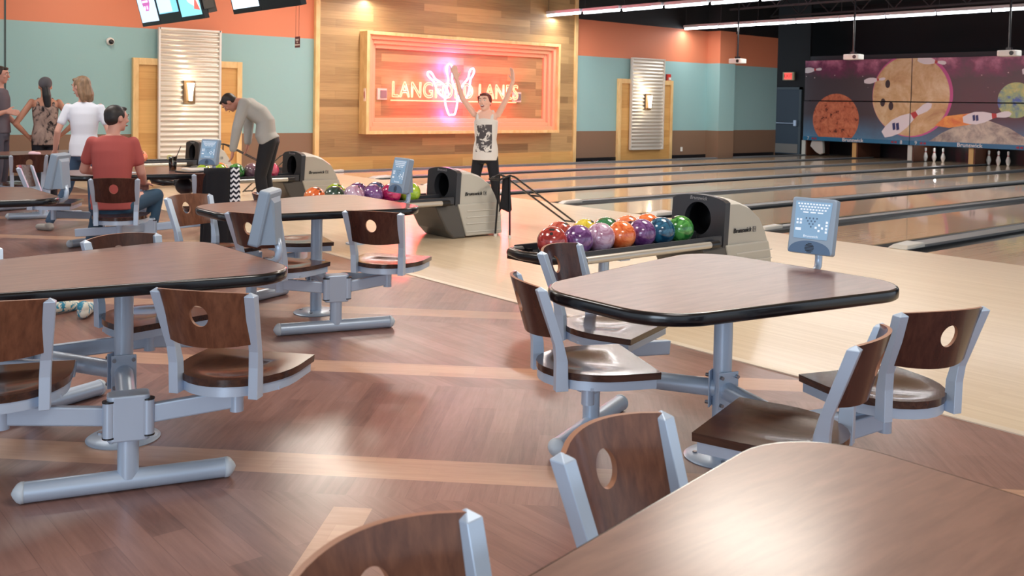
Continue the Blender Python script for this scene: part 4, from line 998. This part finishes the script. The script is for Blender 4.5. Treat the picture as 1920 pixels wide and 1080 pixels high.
    mb.build('mouth', [mat('lips', (150, 70, 66), .4), mat('teeth', (236, 232, 226), .3)], t, smooth=True)
    # hair
    mb = MB()
    if beanie:
        mb.ell(P(0, -.012, .045), (.086, .104, .088), 24, 14, M=R3); mb.ell(P(0, -.05, .04), (.075, .085, .085), 20, 12, M=R3)
        fuse(mb, 'beanie', mat('beanie', beanie, .9), t, .009, 5); mb = MB()
    else:
        mb.ell(P(0, -.016, .036), (.0805, .095, .086), 24, 14, M=R3); mb.ell(P(0, -.04, .005), (.075, .066, .074), 20, 12, M=R3)
        for s in (-1, 1): mb.ell(P(s*.066, .012, .03), (.014, .03, .04), 12, 8, M=R3)
        mb.ell(P(0, .06, .088), (.052, .032, .02), 14, 8, M=R3)
    if hair_pts:
        for pts, rs in hair_pts: limb(mb, [P(*p) for p in pts], rs, 12)
    if not beanie or hair_pts: fuse(mb, 'hair', HR, t, .009, 4)
    # top
    mb = MB(); S = st(.014); S = S[1:] if J.get('tuck') else S[0:1]+S[1:]
    hem = J.get('hem', .0); S[0] = (pel-up*hem, hp, .163*w+.016, .118+.014); S = [S[0]]+S[2:]
    if sleeves == 'none': S = S[:-3]+[(shc-up*.045, sh, .128*w, .098), (shc-up*.0, sh, .115*w, .07), (shc+up*.02, sh, .10*w, .055)]
    loft(mb, S, 26)
    for s in 'RL':
        a, e, wr = g['s'+s], g['e'+s], g['w'+s]
        if sleeves == 'short': limb(mb, [a-up*.006, a+(e-a)*.62], [.053*w, .056*w]); 
        elif sleeves == 'long': limb(mb, [a, e, wr-(wr-e)*.06], [.066*w, .055*w, .042*w])
        elif sleeves == 'pushed': limb(mb, [a, e, e+(wr-e)*.35], [.066*w, .056*w, .05*w])
    if sleeves == 'none':
        fw_ = sh.cross(up) if True else None
        for q in (-1, 1): mb.tube([shc-up*.12+sh*q*.09-fw_*.085, shc-up*.02+sh*q*.095-fw_*.07, shc+up*.045+sh*q*.085, shc-up*.02+sh*q*.095+fw_*.075, shc-up*.12+sh*q*.09+fw_*.09], .02, 10)
    fuse(mb, {'none': 'sleeveless_top', 'short': 't_shirt'}.get(sleeves, 'sweater'), TP, t, .010, 5)
    # trousers
    mb = MB(); loft(mb, [(pel-up*.10, hp, .10*w+.01, .10), (pel-up*.03, hp, .162*w+.004, .118), (pel+up*.09, hp, .150*w+.008, .112)], 24)
    for s in 'RL':
        limb(mb, [g['h'+s]-up*.02, g['k'+s], (g['k'+s]*.6+g['a'+s]*.4), g['a'+s]+(g['k'+s]-g['a'+s])*.06], [.093*w, .066*w, .062*w, .055*w])
    fuse(mb, 'trousers', BT, t, .011, 5)
    for s in 'RL':
        a, q = g['a'+s], g['t'+s]; d = (q-a); mb = MB(); z0 = min(a.z, q.z)
        fz = Vector((d.x, d.y, 0)).normalized()
        dn = Vector((0, 0, -.075)) if not J.get('heel'+s) else Vector(J['heel'+s])
        h_ = a+dn; mb.ell(a+dn*.3-fz*.01, (.042, .042, .045), 14, 10); limb(mb, [h_-fz*.03+Vector((0, 0, .028)), h_+fz*.06+Vector((0, 0, .028)), q], [.036, .04, .034], 14)
        fuse(mb, 'shoe', SHM, t, .008, 4)
    return t
def stand(h=1.65, lean=(0, 0), stance=.09):
    k = h/1.70
    J = dict(hR=(.085, 0, .88), hL=(-.085, 0, .88), kR=(stance, .02, .48), kL=(-stance, .02, .48), aR=(stance+.01, -.02, .085), aL=(-stance-.01, -.02, .085), tR=(stance+.03, .13, .035), tL=(-stance-.03, .13, .035),
             sR=(.165, 0, 1.375), sL=(-.165, 0, 1.375), eR=(.24, -.02, 1.11), eL=(-.24, -.02, 1.11), wR=(.25, .08, .88), wL=(-.25, .08, .88), neck=(0, 0, 1.455), head=(0, .02, 1.585), face=(0, 1, 0))
    return {a: (tuple(c*k for c in v) if a != 'face' else v) for a, v in J.items()}
def upd(J, **kw): J = dict(J); J.update(kw); return J
# the cheering woman
J = stand(1.58, stance=.15)
J = upd(J, eR=(.30, .04, 1.52), wR=(.36, .10, 1.76), hdR=(.25, .1, 1), pnR=(-.3, 1, 0), eL=(-.27, .05, 1.53), wL=(-.36, .12, 1.74), hdL=(.1, .1, 1), pnL=(.8, .7, 0), thR=1, thL=-1, curl=.15, neck=(0, .0, 1.36), head=(.01, .03, 1.475), face=(.12, 1, .1), hem=.06, sR=(.15, 0, 1.32), sL=(-.15, 0, 1.32))
def printed(name, c1, c2, z0, z1, front=True, thr=.5):
    m = mat(name, c1, .85); t = NT(m); tc = t.n('ShaderNodeTexCoord'); sp = t.n('ShaderNodeSeparateXYZ'); t.l(tc.outputs['Object'], sp.inputs[0])
    n_ = t.noise(t.coords((1, 1, 1)), 14, 4, .65, 1)
    f = t.math('GREATER_THAN', n_, thr)
    f = t.math('MULTIPLY', f, t.math('GREATER_THAN', sp.outputs[2], z0)); f = t.math('MULTIPLY', f, t.math('LESS_THAN', sp.outputs[2], z1))
    f = t.math('MULTIPLY', f, t.math('LESS_THAN', t.math('ABSOLUTE', sp.outputs[0]), .1))
    if front: f = t.math('MULTIPLY', f, t.math('GREATER_THAN', sp.outputs[1], .0))
    t.l(t.mix(f, c1, c2), t.b.inputs['Base Color']); return m
TOPW_ = printed('white_printed_top', (232, 228, 224), (84, 80, 84), .86, 1.2, True, .45)
person('cheering woman in a white printed tank top with both arms raised', (-9.42, 7.48, 0), R(38+180), J, (244, 196, 176), (240, 238, 236), (22, 24, 34), (122, 54, 46), 'none', hairstyle='bun', w=.88, topmat=TOPW_, smile=True, hair_pts=[([(0.01, -.09, -.03), (.03, -.12, -.06)], [.035, .042]), ([(-.07, .02, .06), (-.072, .0, .0)], [.025, .02]), ([(.07, .02, .06), (.072, .0, .0)], [.025, .02])])
# bending man in the grey sweater: local +y is his facing direction
J = dict(hR=(.09, .03, .95), hL=(-.09, .03, .95), kR=(.1, .09, .50), kL=(-.1, .11, .50), aR=(.11, .02, .085), aL=(-.11, .05, .085), tR=(.13, .18, .035), tL=(-.13, .21, .035),
         sR=(.17, .30, 1.40), sL=(-.17, .30, 1.40), eR=(.19, .33, 1.09), eL=(-.19, .38, 1.10), wR=(.16, .33, .90), wL=(-.15, .44, .82), neck=(0, .40, 1.42), head=(0, .52, 1.41), face=(0, .55, -.85), hup=(0, .85, .5), hdR=(0, .1, -1), hdL=(0, .1, -1), pnR=(0, 1, 0), pnL=(0, 1, 0), hem=.03, belly=(0, -.06, .06), curl=.5)
person('man in a light grey sweater and black trousers bending over the balls', (-11.35, 5.55, 0), R(142), J, (196, 140, 122), (170, 170, 168), (20, 22, 30), (44, 34, 32), 'long', w=1.16)
# seated man in the red shirt
J = dict(hR=(.1, -.02, .53), hL=(-.1, -.02, .53), kR=(.31, .40, .56), kL=(-.16, .42, .52), aR=(.24, .34, .085), aL=(-.24, .30, .085), tR=(.27, .48, .035), tL=(-.28, .44, .035),
         sR=(.165, -.0, 1.07), sL=(-.165, .0, 1.07), eR=(.225, .06, .80), eL=(-.25, .1, .82), wR=(.22, .27, .69), wL=(-.12, .33, .77), neck=(.0, .02, 1.14), head=(.02, .05, 1.27), face=(.75, .65, -.05), hdR=(-.1, 1, -.3), hdL=(.3, 1, 0), pnR=(0, 0, -1), pnL=(0, 0, -1), thR=-1, hem=.05, curl=.6)
person('seated man in a salmon red t-shirt and blue jeans seen from behind', (-8.70, 2.765, 0), R(153-90), J, (206, 152, 136), (176, 84, 80), (52, 82, 108), (40, 34, 34), 'short', w=1.02)
# woman in the white t-shirt
J = stand(1.66)
J = upd(J, face=(-.75, .6, -.15), aL=(-.35, .0, .085), tL=(-.46, .1, .035), kL=(-.17, .06, .46), wR=(.30, .1, .85), wL=(-.30, .1, .85), eR=(.25, -.02, 1.08), eL=(-.26, -.03, 1.08), hem=.05, head=(-.03, .02, 1.56))
person('blonde woman in a white t-shirt and jeans with her back to the camera', (-11.08, 3.22, 0), R(70), J, (218, 166, 148), (222, 226, 238), (58, 82, 110), (150, 118, 90), 'short', w=.86, shoes=(150, 146, 142), hair_pts=[([(s*.055, -.03, .02), (s*.07, -.045, -.08), (s*.062, -.05, -.15)], [.035, .036, .026]) for s in (-1, 1)]+[([(0, -.07, 0), (0, -.08, -.10), (0, -.07, -.155)], [.045, .046, .03])])
# woman in black and beige top
J = stand(1.69)
J = upd(J, eL=(-.36, -.08, 1.08), wL=(-.2, .0, .90), hdL=(.5, .6, -.2), pnL=(1, 0, 0), eR=(.34, -.1, 1.08), wR=(.19, .0, .92), hdR=(-.5, .6, -.2), pnR=(-1, 0, 0), hem=.08)
m = mat('tie_dye', (30, 26, 30), .85); t_ = NT(m); t_.l(t_.ramp(t_.noise(t_.coords((1, 1, .8)), 8, 5, .6, 1.5), (.42, (26, 22, 28)), (.5, (150, 128, 120)), (.7, (176, 152, 140))), t_.b.inputs['Base Color'])
person('woman in a grey knit cap and black and beige top, hands on hips', (-14.0, 3.57, 0), R(80), J, (186, 132, 108), (30, 26, 30), (24, 26, 38), (20, 18, 24), 'none', w=.95, topmat=m, beanie=(84, 82, 88), hair_pts=[([(0, -.08, -.02), (0.01, -.1, -.12), (.02, -.1, -.26), (.01, -.09, -.36)], [.05, .055, .045, .02])])
# man at the left edge
J = stand(1.84)
J = upd(J, eR=(.25, .0, 1.18), wR=(.17, .15, 1.24), hdR=(-.1, 1, -.1), pnR=(-1, 0, -.3), face=(.1, 1, -.05), wL=(-.22, .2, 1.0))
person('man in a dark grey t-shirt cut by the left photo edge', (-14.1, 3.03, 0), R(-33), J, (200, 146, 128), (96, 88, 98), (74, 74, 88), (48, 38, 34), 'short', w=1.0)
# ---------------------------------------------------------------- small things
# coat and scarf hanging from the drinks table
Z0 = .0
def drape(name, m, x, y, rz, w0, w1, z1, z0, depth, label, cat, folds=5, seedv=0):
    mb = MB(); n = 36; rows = 18; vs = []
    for j in range(rows+1):
        u = j/rows; z = z1+(z0-z1)*u; W = w0+(w1-w0)*u
        for k in range(n):
            a = 2*pi*k/n; fo = 1+.22*sin(folds*a+seedv+u*1.5)*min(1, .3+u)
            vs.append((W*cos(a)*fo, depth*sin(a)*fo*(.6+.4*u), z+.02*sin(3*a+seedv)*u))
    fs = [(i*n+k, i*n+(k+1) % n, (i+1)*n+(k+1) % n, (i+1)*n+k) for i in range(rows) for k in range(n)]+[tuple(range(n)), tuple(rows*n+k for k in reversed(range(n)))]
    mb.add(vs, fs); o = mb.build(name, m, smooth=True); o.location = (x, y, 0); o.rotation_euler = (0, 0, rz); return tag(o, label, cat)
BLC = mat('black_cloth', (16, 16, 24), .9)
drape('coat', BLC, -8.33, 3.56, R(75), .115, .14, .84, .10, .085, 'black coat draped over a chair back at the drinks table', 'coat')
CHV = mat('chevron', (230, 230, 235), .8); tt = NT(CHV); tc = tt.n('ShaderNodeTexCoord'); sp_ = tt.n('ShaderNodeSeparateXYZ'); tt.l(tc.outputs['Object'], sp_.inputs[0])
zz = tt.math('ADD', sp_.outputs[2], tt.math('MULTIPLY', tt.math('PINGPONG', sp_.outputs[0], .022), 1.0)); tt.l(tt.mix(tt.math('GREATER_THAN', tt.math('MODULO', tt.math('ADD', zz, 1), .045), .0225), (20, 22, 40), (232, 232, 238)), tt.b.inputs['Base Color'])
drape('scarf', CHV, -8.30, 3.70, R(60), .045, .05, .845, .40, .04, 'navy and white chevron scarf hanging beside the black coat', 'scarf', 3, 1)
drape('jacket', BLC, -8.13, 6.74, R(80), .035, .07, .665, .3, .04, 'black jacket hung on the ball ramp behind the middle ball return', 'jacket', 3, 2)
# glass with straw, papers, black case on the drinks table
gx, gy, gz = -9.30, 3.52, .7515
gl = empty('drink_glass', (gx, gy, gz), 0, 'tumbler of iced brown drink with a straw on the drinks table', 'glass')
mb = MB(); mb.lathe([(.001, 0), (.033, 0), (.042, .14), (.040, .14), (.031, .008), (.001, .008)], n=28); mb.build('tumbler', mat('clear_glass', (245, 245, 245), .05, trans=1), gl, smooth=True)
mb = MB(); mb.lathe([(.001, .01), (.030, .01), (.036, .10), (.001, .10)], n=28); mb.build('drink', mat('iced_drink', (160, 104, 62), .2), gl, smooth=True)
mb = MB(); mb.tube([(0, -.01, .02), (.02, .02, .12), (.05, .06, .24)], .004, 8); mb.build('straw', BLACK, gl)
mb = MB(); mb.prism(disc2(0, 0, .026, 18), 0, .006, M=Matrix.Translation((-.035, -.02, .13)) @ Matrix.Rotation(R(80), 4, 'Y')); mb.build('lemon_slice', mat('lemon', (206, 196, 130), .5), gl)
mb = MB(); mb.box((-9.35, 3.62, .7515), (-9.1, 3.86, .775)); o = mb.build('clutch_purse', mat('white_leather', (226, 218, 212), .5), bevel=.01); tag(o, 'pale flat purse lying on the drinks table right of the glass', 'purse')
mb = MB(); mb.prism(disc2(0, 0, .14, 30), 0, .014, M=Matrix.Translation((-9.12, 3.62, .7515))); o = mb.build('serving_tray', BLACK, bevel=.004); o.data.transform(Matrix.Identity(4)); tag(o, 'round black tray on the drinks table', 'tray')
mb = MB(); mb.box((-.12, -.08, 0), (.12, .08, .006)); o = mb.build('score_card', mat('paper', (206, 216, 226), .6)); o.location = (-9.28, 3.05, .7515); o.rotation_euler = (0, 0, R(20)); tag(o, 'pale blue paper lying left of the iced drink', 'paper')
mb = MB(); mb.prism(rrect([(-.075, 0), (.075, 0), (.075, .3), (-.075, .3)], [.03, .03, .05, .05], 6), -.07, .07, M=frame_M((0, 0, 0), (1, 0, 0), (0, -1, 0))); o = mb.build('speaker_bag', BLC, bevel=.02); o.location = (-9.62, 4.12, .12)
bpy.data.objects.remove(o)
mb = MB(); mb.ell((0, 0, 0), (.16, .08, .085), 24, 14); mb.tube([(-.12, 0, .03), (-.05, 0, .125), (.05, 0, .125), (.12, 0, .03)], .012, 8); o = fuse(mb, 'handbag', mat('dark_leather', (44, 34, 38), .45), None, .012, 3); o.location = (-9.5, 3.72, .578); tag(o, 'dark leather handbag hanging under the drinks table top', 'handbag')
mb = MB(); mb.ell((0, 0, .02), (.07, .05, .03), 18, 10); mb.ell((.05, .04, .02), (.05, .04, .022), 14, 8); o = fuse(mb, 'coin_pouch', mat('pink_pouch', (226, 190, 200), .5), None, .008, 3); o.location = (-12.5, 3.05, .745); tag(o, 'small pink and white pouch on the farthest table', 'pouch')
# blue patterned bowling shoes behind the left foreground table
PAT = mat('blue_pattern', (60, 150, 176), .6); pt = NT(PAT); pt.l(pt.ramp(pt.noise(pt.coords(), 22, 3, .6, 1), (.45, (52, 140, 170)), (.5, (226, 222, 206))), pt.b.inputs['Base Color'])
for k, (x, y) in enumerate(((-6.9, 1.84), (-6.72, 1.97))):
    mb = MB(); limb(mb, [(0, -.08, .045), (0, .02, .05), (0, .13, .035)], [.042, .045, .036]); mb.ell((0, -.08, .08), (.04, .045, .04), 14, 8); o = fuse(mb, 'child_shoe', PAT, None, .009, 3); o.location = (x, y, 0); o.rotation_euler = (0, 0, R(20+40*k)); o.location.z = .0
    tag(o, f'blue and white patterned shoe on the floor, the {("left", "right")[k]} of the pair', 'shoe', 'patterned shoes on the floor')
